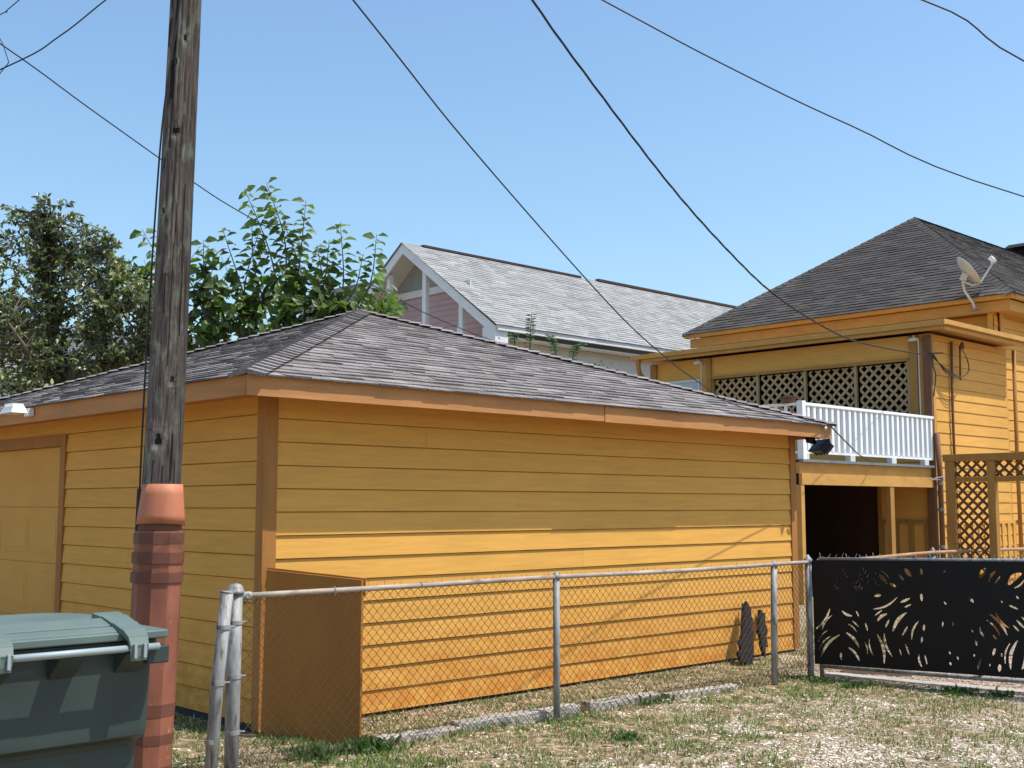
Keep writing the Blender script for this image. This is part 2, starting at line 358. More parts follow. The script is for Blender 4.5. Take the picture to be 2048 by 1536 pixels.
gmat = bpy.data.materials.new('grass_blades'); gmat.use_nodes = True; n = gmat.node_tree.nodes; l = gmat.node_tree.links; p = n['Principled BSDF']; p.inputs['Roughness'].default_value = .6; p.inputs['Specular IOR Level'].default_value = .25
at = n.new('ShaderNodeAttribute'); at.attribute_name = 'col'; l.new(at.outputs['Color'], p.inputs['Base Color'])
tr = n.new('ShaderNodeBsdfTranslucent'); l.new(at.outputs['Color'], tr.inputs[0]); ms = n.new('ShaderNodeMixShader'); ms.inputs[0].default_value = .3
l.new(p.outputs[0], ms.inputs[1]); l.new(tr.outputs[0], ms.inputs[2]); l.new(ms.outputs[0], n['Material Output'].inputs[0])
me.materials.append(gmat); o = bpy.data.objects.new('grass', me); C.objects.link(o); tag(o, 'short patchy green and straw coloured grass in the yard', 'grass', kind='stuff')

def stones(name, mt, pts, label, smin, smax, pal):
    b = MB()
    for x, y in pts:
        s = random.uniform(smin, smax); z = gz(x, y) + s * .25; a = random.uniform(0, 6.28); ca, sa = math.cos(a), math.sin(a)
        ax = s * random.uniform(.8, 1.3); ay = s * random.uniform(.5, .9); az = s * random.uniform(.35, .6); b.tint = random.choice(pal) * random.uniform(.85, 1.15)
        k = len(b.v); tl = random.uniform(-.3, .3)
        for u, v in ((1, .1), (.45, .9), (-.5, .8), (-1, -.1), (-.4, -.9), (.6, -.8)):
            b.v.append((x + ca * u * ax - sa * v * ay, y + sa * u * ax + ca * v * ay, z + tl * u * az))
        b.v.append((x + random.uniform(-.2, .2) * s, y, z + az)); b.v.append((x, y, z - az))
        for i in range(6):
            b.face((k + i, k + (i + 1) % 6, k + 6)); b.face((k + (i + 1) % 6, k + i, k + 7))
    return tag(b.build(name, mt), label, 'gravel', kind='stuff')
pts = [q for q in scatter_visible(60000, 2.4, 10.0, 1.5, 7.3) if random.random() < .10 + gravel(*q) ** 1.5 * .8][:17000]
stones('shell_gravel', M['stone'], pts, 'pale shell gravel scattered through the bare patches of the yard', .005, .0155, (.4, .6, .8, 1, 1.2, 1.3))
pts = [q for q in scatter_visible(16000, 10.0, 14.5, 2.5, 7.0)][:16000]
stones('driveway_gravel', M['stone_pink'], pts, 'pinkish gravel of the driveway behind the black gate', .007, .016, (.5, .8, 1, 1.15))

b = MB()
for x, y in scatter_visible(900, 2.6, 10, 1.8, 7.2):
    z = gz(x, y) + random.uniform(.004, .02); a = random.uniform(0, 6.28); L = random.uniform(.012, .035); w_ = L * random.uniform(.2, .45); dx, dy = math.cos(a), math.sin(a); b.tint = random.uniform(.5, 1.6); tz = random.uniform(-.3, .6) * L
    b.poly([(x - dx * L, y - dy * L, z), (x - dy * w_, y + dx * w_, z + abs(tz)), (x + dx * L, y + dy * L, z + tz), (x + dy * w_, y - dx * w_, z + .002)])
tag(b.build('leaf_litter', mat('dry_leaf', (.20, .11, .05), (.32, .2, .1), rough=.9, var=.3, tint=True)), 'dry brown leaf litter scattered on the yard', 'leaves', kind='stuff')
# ------------------------------------------------------------ garage
WX0, WX1, WY0, WY1 = 4.62, 11.48, 7.38, 14.0
EX0, EX1, EY0, EY1 = 4.2, 11.62, 6.95, 14.35
AP = Vector((7.86, 10.63, 3.78))
G = thing('garage', 'low yellow garage with lap siding and grey hip shingle roof', 'garage', (8, 10.6, 0))
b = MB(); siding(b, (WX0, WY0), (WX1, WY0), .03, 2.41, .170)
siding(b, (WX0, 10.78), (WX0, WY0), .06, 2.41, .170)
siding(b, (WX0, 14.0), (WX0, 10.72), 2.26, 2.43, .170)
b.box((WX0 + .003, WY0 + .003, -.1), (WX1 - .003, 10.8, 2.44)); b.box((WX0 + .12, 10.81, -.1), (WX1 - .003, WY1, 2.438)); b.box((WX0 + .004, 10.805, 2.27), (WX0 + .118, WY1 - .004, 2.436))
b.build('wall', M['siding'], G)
b = MB(); b.box((WX0 + .02, WY0 + .02, -.12), (WX1 - .02, WY0 + .002, .07)); b.box((WX0 - .012, WY0 + .05, -.1), (WX0 + .002, 10.8, .062)); b.build('foundation_strip', M['rubber'], G)
for nm, q in (('corner_trim', [((4.59, 7.346, .02), (4.705, 7.40, 2.42)), ((4.588, 7.342, .02), (4.61, 7.44, 2.41))]), ('corner_trim', [((11.40, 7.344, .03), (11.505, 7.40, 2.42))])):
    b = MB()
    for a in q: b.box(*a)
    b.build(nm, M['trim'], G)
b = MB()
b.box((EX0, EY0, 2.35), (7.83, EY0 + .022, 2.49)); b.box((7.835, EY0 - .006, 2.343), (9.6, EY0 + .016, 2.485)); b.box((9.605, EY0, 2.348), (EX1, EY0 + .022, 2.49))
b.build('fascia', M['fascia'], G)
b = MB(); b.box((EX0 - .004, EY0 + .023, 2.352), (EX0 + .018, EY1, 2.488)); b.build('fascia', M['fascia'], G)
b = MB(); b.box((EX1 - .018, EY0 + .023, 2.351), (EX1 + .004, EY1, 2.487)); b.box((EX0 + .02, EY1 - .02, 2.35), (EX1 - .02, EY1, 2.487)); b.build('fascia', M['fascia'], G)
b = MB(); b.box((EX0 + .02, EY0 + .024, 2.40), (EX1 - .02, WY0 + .01, 2.41)); b.box((EX0 + .02, WY0 + .012, 2.401), (WX0 + .01, EY1 - .03, 2.411)); b.box((WX1 + .01, WY0 + .012, 2.401), (EX1 - .02, EY1 - .03, 2.411)); b.build('soffit', M['fascia'], G)
b = MB()
cs = [Vector(q) for q in ((EX0 - .02, EY0 - .02, 2.492), (EX1 + .02, EY0 - .02, 2.492), (EX1 + .02, EY1 + .02, 2.492), (EX0 - .02, EY1 + .02, 2.492))]
b.tint = .5
for i in range(4):
    q0, q1 = cs[i], cs[(i + 1) % 4]; b.poly([q0, q1, AP - Vector((0, 0, .0))])
b.poly([cs[3], cs[2], cs[1], cs[0]]); b.tint = 1
for i in range(4):
    q0, q1 = cs[i], cs[(i + 1) % 4]; e = (q1 - q0); W = e.length; e /= W; m = AP - q0; t = m.dot(e); up = (m - e * t); sl = up.length
    shingles(b, q0, e, up / sl, W, t, t, sl, exp=.128, th=.011)
rf = b.build('roof', M['shingle'], G)
b = MB()
for q in cs[:2] + cs[3:]: hipcap(b, q + Vector((0, 0, .004)), AP + Vector((0, 0, .01)), .13, .125, n1=.035)
b.build('hip_cap', M['shingle'], rf)
D = MB(); zz = 0.0
zs = [0, .53, 1.06, 1.59, 2.16]
for i in range(4):
    z0, z1 = zs[i] + .0015, zs[i + 1] - .0015
    D.box((4.645, 10.87, z0), (4.70, 13.9, z1))
    y = 10.98
    while y < 13.8 and i < 3:
        D.prism([(y, z0 + .09), (y + .62, z0 + .09), (y + .62, z1 - .09), (y, z1 - .09)], lambda a, bb, c: (4.645 - c, a, bb), .0, .003)
        D.prism([(y + .05, z0 + .13), (y + .57, z0 + .13), (y + .57, z1 - .13), (y + .05, z1 - .13)], lambda a, bb, c: (4.642 - c, a, bb), .0, .0025); y += .70
dr = D.build('garage_door', M['door'], G, bevel=.004)
b = MB(); b.box((4.583, 10.75, 0), (4.70, 10.86, 2.16)); b.box((4.583, 10.75, 2.161), (4.70, 14.0, 2.27)); b.build('door_frame', M['trim'], dr)

# panel against the near corner
b = MB(); A = Vector((4.60, 7.30, 0)); B_ = Vector((4.935, 6.60, 0)); d = (B_ - A).normalized(); nn = Vector((-d.y, d.x, 0)) * -1
T = thing('access_panel', 'rust brown upright panel standing out from the near corner of the garage', 'panel', (4.75, 6.95, 0))
fr = lambda a, z, c: A + d * a + nn * c + Vector((0, 0, z)); Lp = (B_ - A).length
b.prism([(0, 0), (Lp, -.0), (Lp, 1.095), (0.02, 1.15)], fr, 0, .03); b.build('board', M['rust_panel'], T)
b = MB(); b.prism([(-.012, 1.02), (Lp + .012, .985), (Lp + .012, 1.105), (0.01, 1.165)], fr, -.016, -.0015); b.build('top_strip', M['rust_panel'], T)

# ------------------------------------------------------------ wall and eave lights
def floodlight(name, label, p, facing, colr, sc=1, group=None):
    T = thing(name, label, 'light', p); p = Vector(p); f = Vector(facing).normalized(); s = f.cross(Vector((0, 0, 1))).normalized()
    b = MB(); b.tube([p, p - Vector((0, 0, .05 * sc)), p - Vector((0, 0, .07 * sc)) + f * .05 * sc], [.045 * sc, .04 * sc, .02 * sc], 12); b.build('mount', colr, T, smooth=True)
    b = MB(); c = p - Vector((0, 0, .09 * sc)) + f * .08 * sc; u = (Vector((0, 0, 1)) + f * .9).normalized()
    h = s * .11 * sc; g = f * .5 + Vector((0, 0, -.5)); g = g.normalized()
    w_ = u.cross(s).normalized()
    lo = [c + h * a + u * .07 * sc * bb for a, bb in ((-1, -1), (1, -1), (1, 1), (-1, 1))]
    b.hexa([q - w_ * .0 for q in lo], [q * 1 + w_ * .055 * sc + (c - q) * .25 for q in lo]); hd = b.build('lamp_head', colr, T, bevel=.006)
    b = MB()
    for k in range(5): b.prism([(-.09 + k * .045, -.05), (-.08 + k * .045, -.05), (-.08 + k * .045, .05), (-.09 + k * .045, .05)], lambda a, bb, cc_: c + s * a * sc + u * bb * sc + w_ * (.05 + cc_) * sc, 0, .03)
    b.build('fin', colr, hd)
    return T
floodlight('floodlight', 'black floodlight tucked under the right eave end of the garage', (11.52, 7.16, 2.40), (.9, -.5, 0), M['black_metal'], 1.3)
T = thing('floodlight', 'white floodlight on the left fascia of the garage above the garage door', 'light', (4.19, 10.6, 2.44))
b = MB(); b.box((4.14, 10.52, 2.40), (4.188, 10.62, 2.47)); b.build('mount', M['lamp_white'], T)
b = MB(); c = Vector((4.06, 10.57, 2.45))
b.hexa([c + Vector(q) for q in ((-.11, -.15, -.035), (.04, -.15, -.035), (.04, .15, -.035), (-.11, .15, -.035))], [c + Vector(q) for q in ((-.08, -.11, .03), (.02, -.11, .03), (.02, .11, .03), (-.08, .11, .03))]); hd = b.build('lamp_head', M['lamp_white'], T, bevel=.008)
b = MB()
for k in range(9): b.box((3.98, 10.48 + k * .022, 2.478), (4.08, 10.487 + k * .022, 2.503))
b.build('fin', M['lamp_white'], hd)
b = MB(); b.tube([(4.17, 10.65, 2.46), (4.15, 10.9, 2.46), (4.16, 11.4, 2.455)], .007, 6); b.build('cable', M['lamp_white'], T)

# charred boards against the garage
for lab, pts_, th_ in (('tall jagged charred board leaning on the garage wall left of a fence post', [(-.16, .07), (-.12, .02), (-.09, .06), (-.05, .0), (.03, -.02), (.05, .07), (.10, .16), (.085, .24), (.12, .27), (.10, .36), (.15, .42), (.115, .47), (.13, .56), (.105, .53), (.085, .60), (.05, .55), (.04, .59), (.0, .47), (-.04, .38), (-.03, .33), (-.09, .25), (-.12, .22), (-.10, .16), (-.17, .12)], (10.13, 7.10)),
                     ('small charred scrap leaning on the garage wall right of the tall one', [(-.03, .14), (.0, .05), (.02, .16), (.06, .14), (.05, .25), (.10, .30), (.07, .38), (.10, .47), (.06, .45), (.03, .50), (.0, .43), (-.03, .42), (-.02, .36), (-.06, .3), (-.02, .22)], (10.50, 7.16))):
    b = MB(); X, Y = th_
    for k in range(2):
        pp = [(a + random.uniform(-.01, .01) + k * .015, z + random.uniform(-.01, .01) - k * .01) for a, z in pts_]
        b.prism(pp, lambda a, z, c: (X + a * .95 + z * .35, Y + z * .36 - c, z), k * .022, k * .022 + .018 + .02 * (1 - k))
    tag(b.build('charred_board', M['char']), lab, 'board')

# ------------------------------------------------------------ chain link fence
def barbs(b, P0, P1, z, pitch, wr, h=.03):
    L = (P1 - P0).length; d = (P1 - P0) / L; k = pitch / 2
    while k < L:
        p = P0 + d * k; a = random.uniform(-.012, .012)
        if random.random() < .8: b.tube([p + Vector((0, 0, z - .02)), p + d * a + Vector((0, random.uniform(-.01, .01), z + h * random.uniform(.5, 1.2)))], wr, 3, cap=False)
        k += pitch
def chain(b, P0, P1, z0, z1, pitch, wr):
    P0 = Vector(P0); P1 = Vector(P1); L = (P1 - P0).length; d = (P1 - P0) / L; nrm = Vector((d.y, -d.x, 0)); nw = int(L / pitch); pv = pitch * 1.0; nz_ = int((z1 - z0) / (pv / 2))
    for i in range(nw + 1):
        for sg in (0, 1):
            pts_ = []
            for j in range(nz_ + 1):
                s = i * pitch + (pitch / 2 if (j % 2) else 0) * (1 if sg == 0 else -1)
                if sg and False: pass
                z = z0 + (z1 - z0) * j / nz_
                bulge = .006 * math.sin(s * 2.1) + .006 * math.sin(z * 5 + s)
                pts_.append(P0 + d * (s + .002 * math.sin(j * 3.3 + i)) + nrm * (bulge + (.0025 if (j + sg) % 2 else -.0025)) + Vector((0, 0, z)))
            pts_ = [p for p in pts_ if 0 <= (p - P0 - Vector((0, 0, p.z - P0.z))).dot(d) <= L]
            if len(pts_) > 1: b.tube(pts_, wr, 4, cap=False)
def post(T, x, y, h, r, m, name='post', cap='ball', lean=(0, 0), bands=True, z0=-.3):
    b = MB(); b.tube([(x, y, z0), (x + lean[0] * .5, y + lean[1] * .5, h / 2), (x + lean[0], y + lean[1], h)], r, 16)
    o = b.build(name, m, T, smooth=True)
    tx, ty = x + lean[0], y + lean[1]
    if cap == 'ball':
        b = MB(); b.tube([(tx, ty, h - .015), (tx, ty, h + .004), (tx, ty, h + .006), (tx, ty, h + .025), (tx, ty, h + .042), (tx, ty, h + .050)], [r * 1.22, r * 1.22, r * 1.12, r * 1.05, r * .72, r * .1], 16); b.build('cap', M['galv'], o, smooth=True)
    elif cap == 'eye':
        b = MB(); b.tube([(tx, ty, h - .03), (tx, ty, h), (tx, ty, h + .01), (tx, ty, h + .028)], [r * 1.25, r * 1.3, r * .8, r * .3], 12); b.build('cap', M['galv'], o, smooth=True)
    elif cap == 'spike':
        b = MB(); b.tube([(tx, ty, h - .02), (tx, ty, h + .004), (tx, ty, h + .03), (tx, ty, h + .055)], [r * 1.4, r * 1.4, r * .7, r * .15], 12); b.build('cap', M['galv'], o, smooth=True)
    if bands:
        for k, zz in enumerate((.9, .58, .25)):
            b = MB(); fx = zz / h; cx, cy = x + lean[0] * fx, y + lean[1] * fx
            b.tube([(cx, cy, zz - .012), (cx, cy, zz + .012)], r + .004, 16); b.tube([(cx + r, cy - .01, zz), (cx + r + .03, cy - .02, zz)], .005, 6)
            b.build('tension_band', M['galv'], o)
    return o
FP = [(3.80, 6.37), (6.49, 6.26), (9.20, 6.15), (9.90, 6.21)]
T = thing('chain_link_fence', 'chain link fence with rusty top rail running along the garage wall', 'fence', (6.8, 6.25, 0))
post(T, 3.80, 6.37, 1.085, .044, M['galv'], cap='ball')
post(T, 6.49, 6.26, 1.08, .026, M['galv'], cap='eye', bands=False)
post(T, 9.20, 6.15, 1.08, .030, M['galv'], cap='eye', bands=False, lean=(.02, -.01))
b = MB(); rp = spline([(3.84, 6.37, 1.055), (5.2, 6.315, 1.058), (6.49, 6.26, 1.066), (7.9, 6.205, 1.06), (9.22, 6.14, 1.072), (9.88, 6.20, 1.068)], 4); b.tube(rp, .0185, 10); b.build('top_rail', M['rail_steel'], T, smooth=True)
b = MB()
b.tube([(3.83, 6.368, 1.055), (3.90, 6.366, 1.055)], .026, 12); b.tube([(3.87, 6.335, 1.055), (3.87, 6.40, 1.055)], .017, 8); b.build('rail_end_cup', M['galv'], T)
b = MB(); zc = .035
for a_, c_ in ((0, 1), (1, 2), (2, 3)): chain(b, (*FP[a_], 0), (*FP[c_], 0), zc, 1.045, .0675, .0026)
for a_, c_ in ((0, 1), (1, 2), (2, 3)): barbs(b, Vector((*FP[a_], 0)), Vector((*FP[c_], 0)), 1.06, .0675, .0017, .04)
b.build('wire_mesh', M['wire'], T)
for x in (4.5, 5.2, 5.95, 7.1, 7.7, 8.4):
    y = 6.37 + (x - 3.8) * (6.26 - 6.37) / 2.69; b = MB()
    b.tube([(x, y - .024, 1.03), (x + .004, y - .026, 1.065), (x + .008, y, 1.083), (x + .01, y + .024, 1.06)], .003, 5); b.build('tie_wire', M['galv'], T)
# loose leaning post
T = thing('fence_post', 'leaning scuffed steel post strapped beside the domed corner post', 'post', (3.578, 6.20, 0))
o = post(T, 3.556, 6.222, 1.10, .037, M['galv'], cap=None, bands=True, lean=(.064, -.06)); 
b = MB(); b.tube([(3.6195, 6.1625, 1.099), (3.620, 6.162, 1.104)], .039, 16); b.build('rim', M['galv'], o)

# fence beyond the gate
T = thing('chain_link_fence', 'low chain link fence with orange brown rail beyond the black gate', 'fence', (12.5, 6.2, 0))
b = MB(); b.tube(spline([(10.2, 6.24, 1.055), (11.2, 6.25, 1.065), (12.56, 6.26, 1.085), (14.4, 6.1, 1.08), (17, 6.0, 1.08)], 4), .019, 8); b.build('top_rail', mat('rusty_rail', (.42, .25, .14), rough=.7, sc=(6, 20, 20), var=.25), T, smooth=True)
post(T, 12.56, 6.28, 1.09, .028, M['galv'], cap='spike', bands=False); post(T, 13.75, 6.14, 1.06, .026, M['galv'], cap='eye', bands=False); post(T, 15.6, 6.05, 1.08, .026, M['galv'], cap='eye', bands=False)
b = MB(); chain(b, (10.2, 6.25, 0), (14.6, 6.10, 0), .04, 1.05, .075, .0019); b.build('wire_mesh', M['wire'], T)

# ------------------------------------------------------------ gate
GA = Vector((9.9, 6.2, 0)); GB = Vector((10.1, 4.2, 0)); gd = (GB - GA).normalized(); gn_ = Vector((gd.y, -gd.x, 0))
if gn_.x > 0: gn_ = -gn_          # facing -X
T = thing('driveway_gate', 'swing gate covered with black leaf pattern metal screens', 'gate', (9.9, 6.2, 0))
def gz_(s): return .022 * s
GF = lambda s, z, c: GA + gd * s + gn_ * c + Vector((0, 0, z))
o = post(T, 9.90, 6.21, 1.085, .032, M['galv'], name='gate_post', cap='spike', bands=False)
b = MB(); b.tube([GF(.09, 1.095, -.03), GF(1.5, 1.125, -.03), GF(3.2, 1.165, -.03)], .021, 10); b.tube([GF(.09, .10, -.03), GF(1.5, .12, -.03), GF(3.2, .16, -.03)], .019, 8); b.tube([GF(.09, 0.0, -.03), GF(.09, 1.10, -.03)], .021, 8); b.tube([GF(1.56, .12, -.03), GF(1.56, 1.12, -.03)], .018, 8); b.tube([GF(3.2, .12, -.03), GF(3.2, 1.16, -.03)], .021, 8)
b.build('gate_frame', M['galv'], T, smooth=True)
b = MB()
k = .12
while k < 3.2:
    z = 1.095 + k * .022; s_ = random.choice((-1, 1))
    b.tube([GF(k, z - .01, -.01), GF(k + .012 * s_, z + .03, -.02), GF(k + .022 * s_, z + .05 + random.uniform(-.01, .012), -.03)], .0022, 4); b.tube([GF(k + .022, z - .01, -.01), GF(k + .006, z + .03, -.03)], .002, 4)
    k += .066
b.build('wire_mesh', M['galv'], T)
slits = [(0.058,0.447,0.202,0.641,0.0251),(0.077,0.326,0.173,0.439,0.0104),(0.081,0.252,0.206,0.388,0.0146),(0.097,0.185,0.291,0.405,0.0272),(0.299,0.243,0.301,0.18,0.023),(0.361,0.43,0.479,0.304,0.0272),(0.379,0.296,0.48,0.18,0.0251),(0.38,0.51,0.461,0.442,0.0125),(0.322,0.627,0.421,0.586,0.0251),(0.547,0.531,0.567,0.46,0.0167),(0.581,0.389,0.614,0.242,0.0146),(0.658,0.435,0.715,0.179,0.0293),(0.724,0.445,0.792,0.247,0.023),(0.662,0.554,0.757,0.626,0.0272),(0.737,0.502,0.776,0.576,0.0167),(0.805,0.471,0.938,0.647,0.0334),(0.893,0.442,0.944,0.526,0.0167),(0.977,0.412,1.045,0.578,0.0188),(1.095,0.551,1.09,0.495,0.0209),(1.064,0.388,1.076,0.444,0.0188),(0.918,0.368,0.951,0.274,0.0167),(1.039,0.287,1.061,0.179,0.0188),(0.863,0.323,0.877,0.264,0.0104),(0.628,0.66,0.858,0.78,0.0167),(0.888,0.735,0.974,0.775,0.023),(0.793,0.9,0.85,0.873,0.0272),(0.881,0.985,0.922,0.934,0.023),(0.66,0.987,0.766,0.893,0.0355),(0.936,1.038,0.993,0.969,0.0418),(0.582,0.932,0.607,0.871,0.0188),(0.471,0.928,0.53,0.836,0.0481),(0.541,1.035,0.592,0.912,0.0355),(0.339,1.007,0.388,0.94,0.023),(1.087,1.043,1.09,0.988,0.0251),(1.079,0.821,1.082,0.756,0.0251),(0.642,0.779,0.708,0.793,0.0251),(0.284,0.921,0.313,0.895,0.0146),(0.254,0.866,0.293,0.826,0.0146),(0.461,0.635,0.487,0.584,0.0146),(0.038,0.793,0.055,0.751,0.0209),(1.265,0.586,1.258,0.541,0.0146),(1.351,0.592,1.354,0.557,0.0125),(1.312,0.24,1.321,0.216,0.0167),(1.379,0.294,1.388,0.27,0.0146),(1.31,0.333,1.32,0.309,0.0125),(1.292,1.035,1.299,1.015,0.0167),(1.281,0.761,1.3,0.737,0.0146),(1.507,0.807,1.54,0.769,0.0251),(1.678,0.956,1.74,1.046,0.023),(1.602,0.982,1.649,1.067,0.046),(1.839,0.934,1.952,1.034,0.0522),(1.667,0.679,1.812,0.51,0.0272),(1.693,0.502,1.723,0.466,0.0188),(1.585,0.563,1.625,0.468,0.0188),(1.547,0.453,1.555,0.4,0.0251),(1.511,0.538,1.525,0.515,0.0125),(1.686,0.329,1.707,0.393,0.023),(1.76,0.354,1.759,0.325,0.0146),(1.53,0.329,1.527,0.305,0.0146),(1.556,0.202,1.581,0.291,0.0209),(1.659,0.259,1.655,0.235,0.0104),(1.828,0.226,1.894,0.469,0.0293),(1.733,0.199,1.741,0.261,0.0293),(1.922,0.234,1.953,0.416,0.0313),(1.892,0.64,1.959,0.573,0.0188),(1.837,0.761,1.91,0.731,0.0167),(1.901,0.841,1.919,0.818,0.0167),(1.772,0.796,1.786,0.777,0.0125),(1.991,0.457,2.001,0.269,0.0272),(2.031,0.743,2.104,0.559,0.0272),(2.107,1.03,2.159,0.957,0.0418),(2.163,0.656,2.173,0.47,0.023),(2.35,.3,2.45,.5,.03),(2.5,.8,2.62,.95,.03),(2.7,.3,2.75,.55,.03)]
def seg_pts(q, n_=7): return [(q[0] + (q[2] - q[0]) * i / n_, q[1] + (q[3] - q[1]) * i / n_) for i in range(n_ + 1)]
for q in list(slits):
    L = math.hypot(q[2] - q[0], q[3] - q[1])
    if L < .085: continue
    px, py = -(q[3] - q[1]) / L, (q[2] - q[0]) / L
    for sg in (-1, 1):
        o_ = sg * .052; a = .12; c = (q[0] + (q[2] - q[0]) * a + px * o_, q[1] + (q[3] - q[1]) * a + py * o_, q[0] + (q[2] - q[0]) * .85 + px * o_, q[1] + (q[3] - q[1]) * .85 + py * o_, .014)
        if min(c[1], c[3]) < .19 or max(c[1], c[3]) > 1.04: continue
        if all(min(math.hypot(u[0] - v[0], u[1] - v[1]) for u in seg_pts(c) for v in seg_pts(z)) > .040 for z in slits): slits.append(c)
def cut_panel(name, s0, s1, off, mt):
    cu = bpy.data.curves.new('c', 'CURVE'); cu.dimensions = '2D'; cu.fill_mode = 'BOTH'; cu.extrude = .0015
    def sp(P):
        q = cu.splines.new('POLY'); q.points.add(len(P) - 1)
        for i, (x, y) in enumerate(P): q.points[i].co = (x, y, 0, 1)
        q.use_cyclic_u = True
    sp([(s0, .118 + gz_(s0)), (s1, .118 + gz_(s1)), (s1, 1.088 + gz_(s1)), (s0, 1.088 + gz_(s0))])
    for x1, y1, x2, y2, w_ in slits:
        if s0 + .02 < min(x1, x2) and max(x1, x2) < s1 - .02:
            dx, dy = x2 - x1, y2 - y1; L = math.hypot(dx, dy); px, py = -dy / L, dx / L; cv = .10 * L * (1 if (x1 * 7 % 1) > .5 else -1) if L > .1 else 0
            A_ = []; B2 = []
            for i in range(9):
                t = i / 8; hw = w_ * .5 * (math.sin(math.pi * min(1, t * .9 + .06)) ** .7); c_ = cv * math.sin(math.pi * t)
                A_.append((x1 + dx * t + px * (c_ + hw), y1 + dy * t + py * (c_ + hw))); B2.append((x1 + dx * t + px * (c_ - hw), y1 + dy * t + py * (c_ - hw)))
            sp(A_ + B2[::-1])
    oc = bpy.data.objects.new('c', cu); C.objects.link(oc); dg = bpy.context.evaluated_depsgraph_get(); dg.update()
    me = bpy.data.meshes.new_from_object(oc.evaluated_get(dg)); bpy.data.objects.remove(oc)
    for v in me.vertices: v.co = GF(v.co.x, v.co.y, off + v.co.z) - OFF[T]
    me.materials.clear(); me.materials.append(mt); o = bpy.data.objects.new(name, me); C.objects.link(o); o.parent = T; OFF[o] = OFF[T]; return o
cut_panel('leaf_screen', .035, 1.50, .002, M['black_metal']); cut_panel('leaf_screen', 1.485, 3.2, .010, M['black_metal'])
# concrete edge at the gate and timber edging
def slab(b, p0, p1, wd, h, jit=.01, n=8):
    p0 = Vector((*p0, 0)); p1 = Vector((*p1, 0)); d = (p1 - p0).normalized(); s = Vector((-d.y, d.x, 0)) * wd / 2; prev = None; L = (p1 - p0).length; k0 = len(b.v)
    for i in range(n + 1):
        p = p0 + d * L * i / n; hh = h + random.uniform(-jit, jit) * .5; q = random.uniform(-jit, jit)
        b.v += [tuple(p - s + Vector((0, 0, -.05))), tuple(p - s * 1.0 + d * q + Vector((0, 0, hh * .85))), tuple(p - s * .8 + Vector((0, 0, hh))), tuple(p + s * .8 + Vector((0, 0, hh + q * .3))), tuple(p + s + Vector((0, 0, -.05)))]
    for i in range(n):
        for k in range(4): a = k0 + i * 5 + k; b.face((a, a + 5, a + 6, a + 1))
    b.face([k0 + i for i in range(5)]); b.face([k0 + n * 5 + 4 - i for i in range(5)])
for p0, p1, wd, h, lab in (((4.98, 6.47), (5.42, 6.40), .11, .055, 'short dark weathered edging timber beside the rust brown panel'), ((5.66, 6.47), (6.82, 6.38), .13, .072, 'long pale weathered edging timber left of the middle fence post'), ((6.98, 6.42), (7.78, 6.37), .12, .062, 'pale edging timber just right of the middle fence post'), ((7.90, 6.36), (8.75, 6.28), .10, .035, 'half buried edging timber farthest right along the fence base'), ((5.40, 6.42), (5.64, 6.46), .13, .045, 'broken stub of edging timber between two longer pieces')):
    b = MB(); slab(b, p0, p1, wd, h, .012, 14); tag(b.build('edging_timber', M['timber']), lab, 'timber', 'timbers edging the fence base')
b = MB(); slab(b, (10.0, 6.1), (10.45, 3.0), .14, .035, .008, 20); tag(b.build('concrete_edge', M['concrete']), 'low concrete strip edging the driveway below the black gate', 'kerb')
b = MB(); slab(b, (10.35, 6.12), (10.6, 5.55), .3, .09, .01, 5); tag(b.build('concrete_block', M['concrete']), 'pale concrete block behind the hinge end of the gate', 'block')
# weeds
def weed(x, y, n_, h, label, cat='weed', nm='weed'):
    b = MB()
    for i in range(n_):
        a = random.uniform(0, 6.28); L = h * random.uniform(.4, 1); e = random.uniform(.3, 1.3); dx, dy = math.cos(a) * math.cos(e), math.sin(a) * math.cos(e); z0 = gz(x, y)
        ox, oy = x + random.gauss(0, h * .8), y + random.gauss(0, h * .8); w_ = random.uniform(.006, .014); b.tint = random.uniform(.7, 1.5)
        px, py = -math.sin(a) * w_, math.cos(a) * w_; m = (ox + dx * L * .6, oy + dy * L * .6, z0 + math.sin(e) * L * .7)
        b.poly([(ox, oy, z0), (m[0] + px, m[1] + py, m[2]), (ox + dx * L * 1.1, oy + dy * L * 1.1, z0 + math.sin(e) * L * .9), (m[0] - px, m[1] - py, m[2])])
    tag(b.build(nm, M['weed']), label, cat, 'weeds in the yard')
weed(9.55, 5.55, 130, .08, 'dark green weed tuft at the driveway edge nearer the gate hinge'); weed(9.86, 4.75, 170, .10, 'broad dark green weed below the seam of the black gate screens')
weed(9.62, 5.95, 90, .09, 'green weed tuft at the foot of the gate post'); weed(4.85, 6.40, 260, .12, 'dense green weed in front of the rust brown panel'); weed(4.45, 6.45, 150, .11, 'thin green weed left of the rust brown panel')
weed(6.35, 5.45, 160, .06, 'low green clover patch in the gravel before the middle fence post'); weed(7.55, 6.25, 50, .13, 'upright grassy weed beside the edging timber'); weed(10.02, 4.45, 120, .08, 'green weed at the driveway edge near the right end')

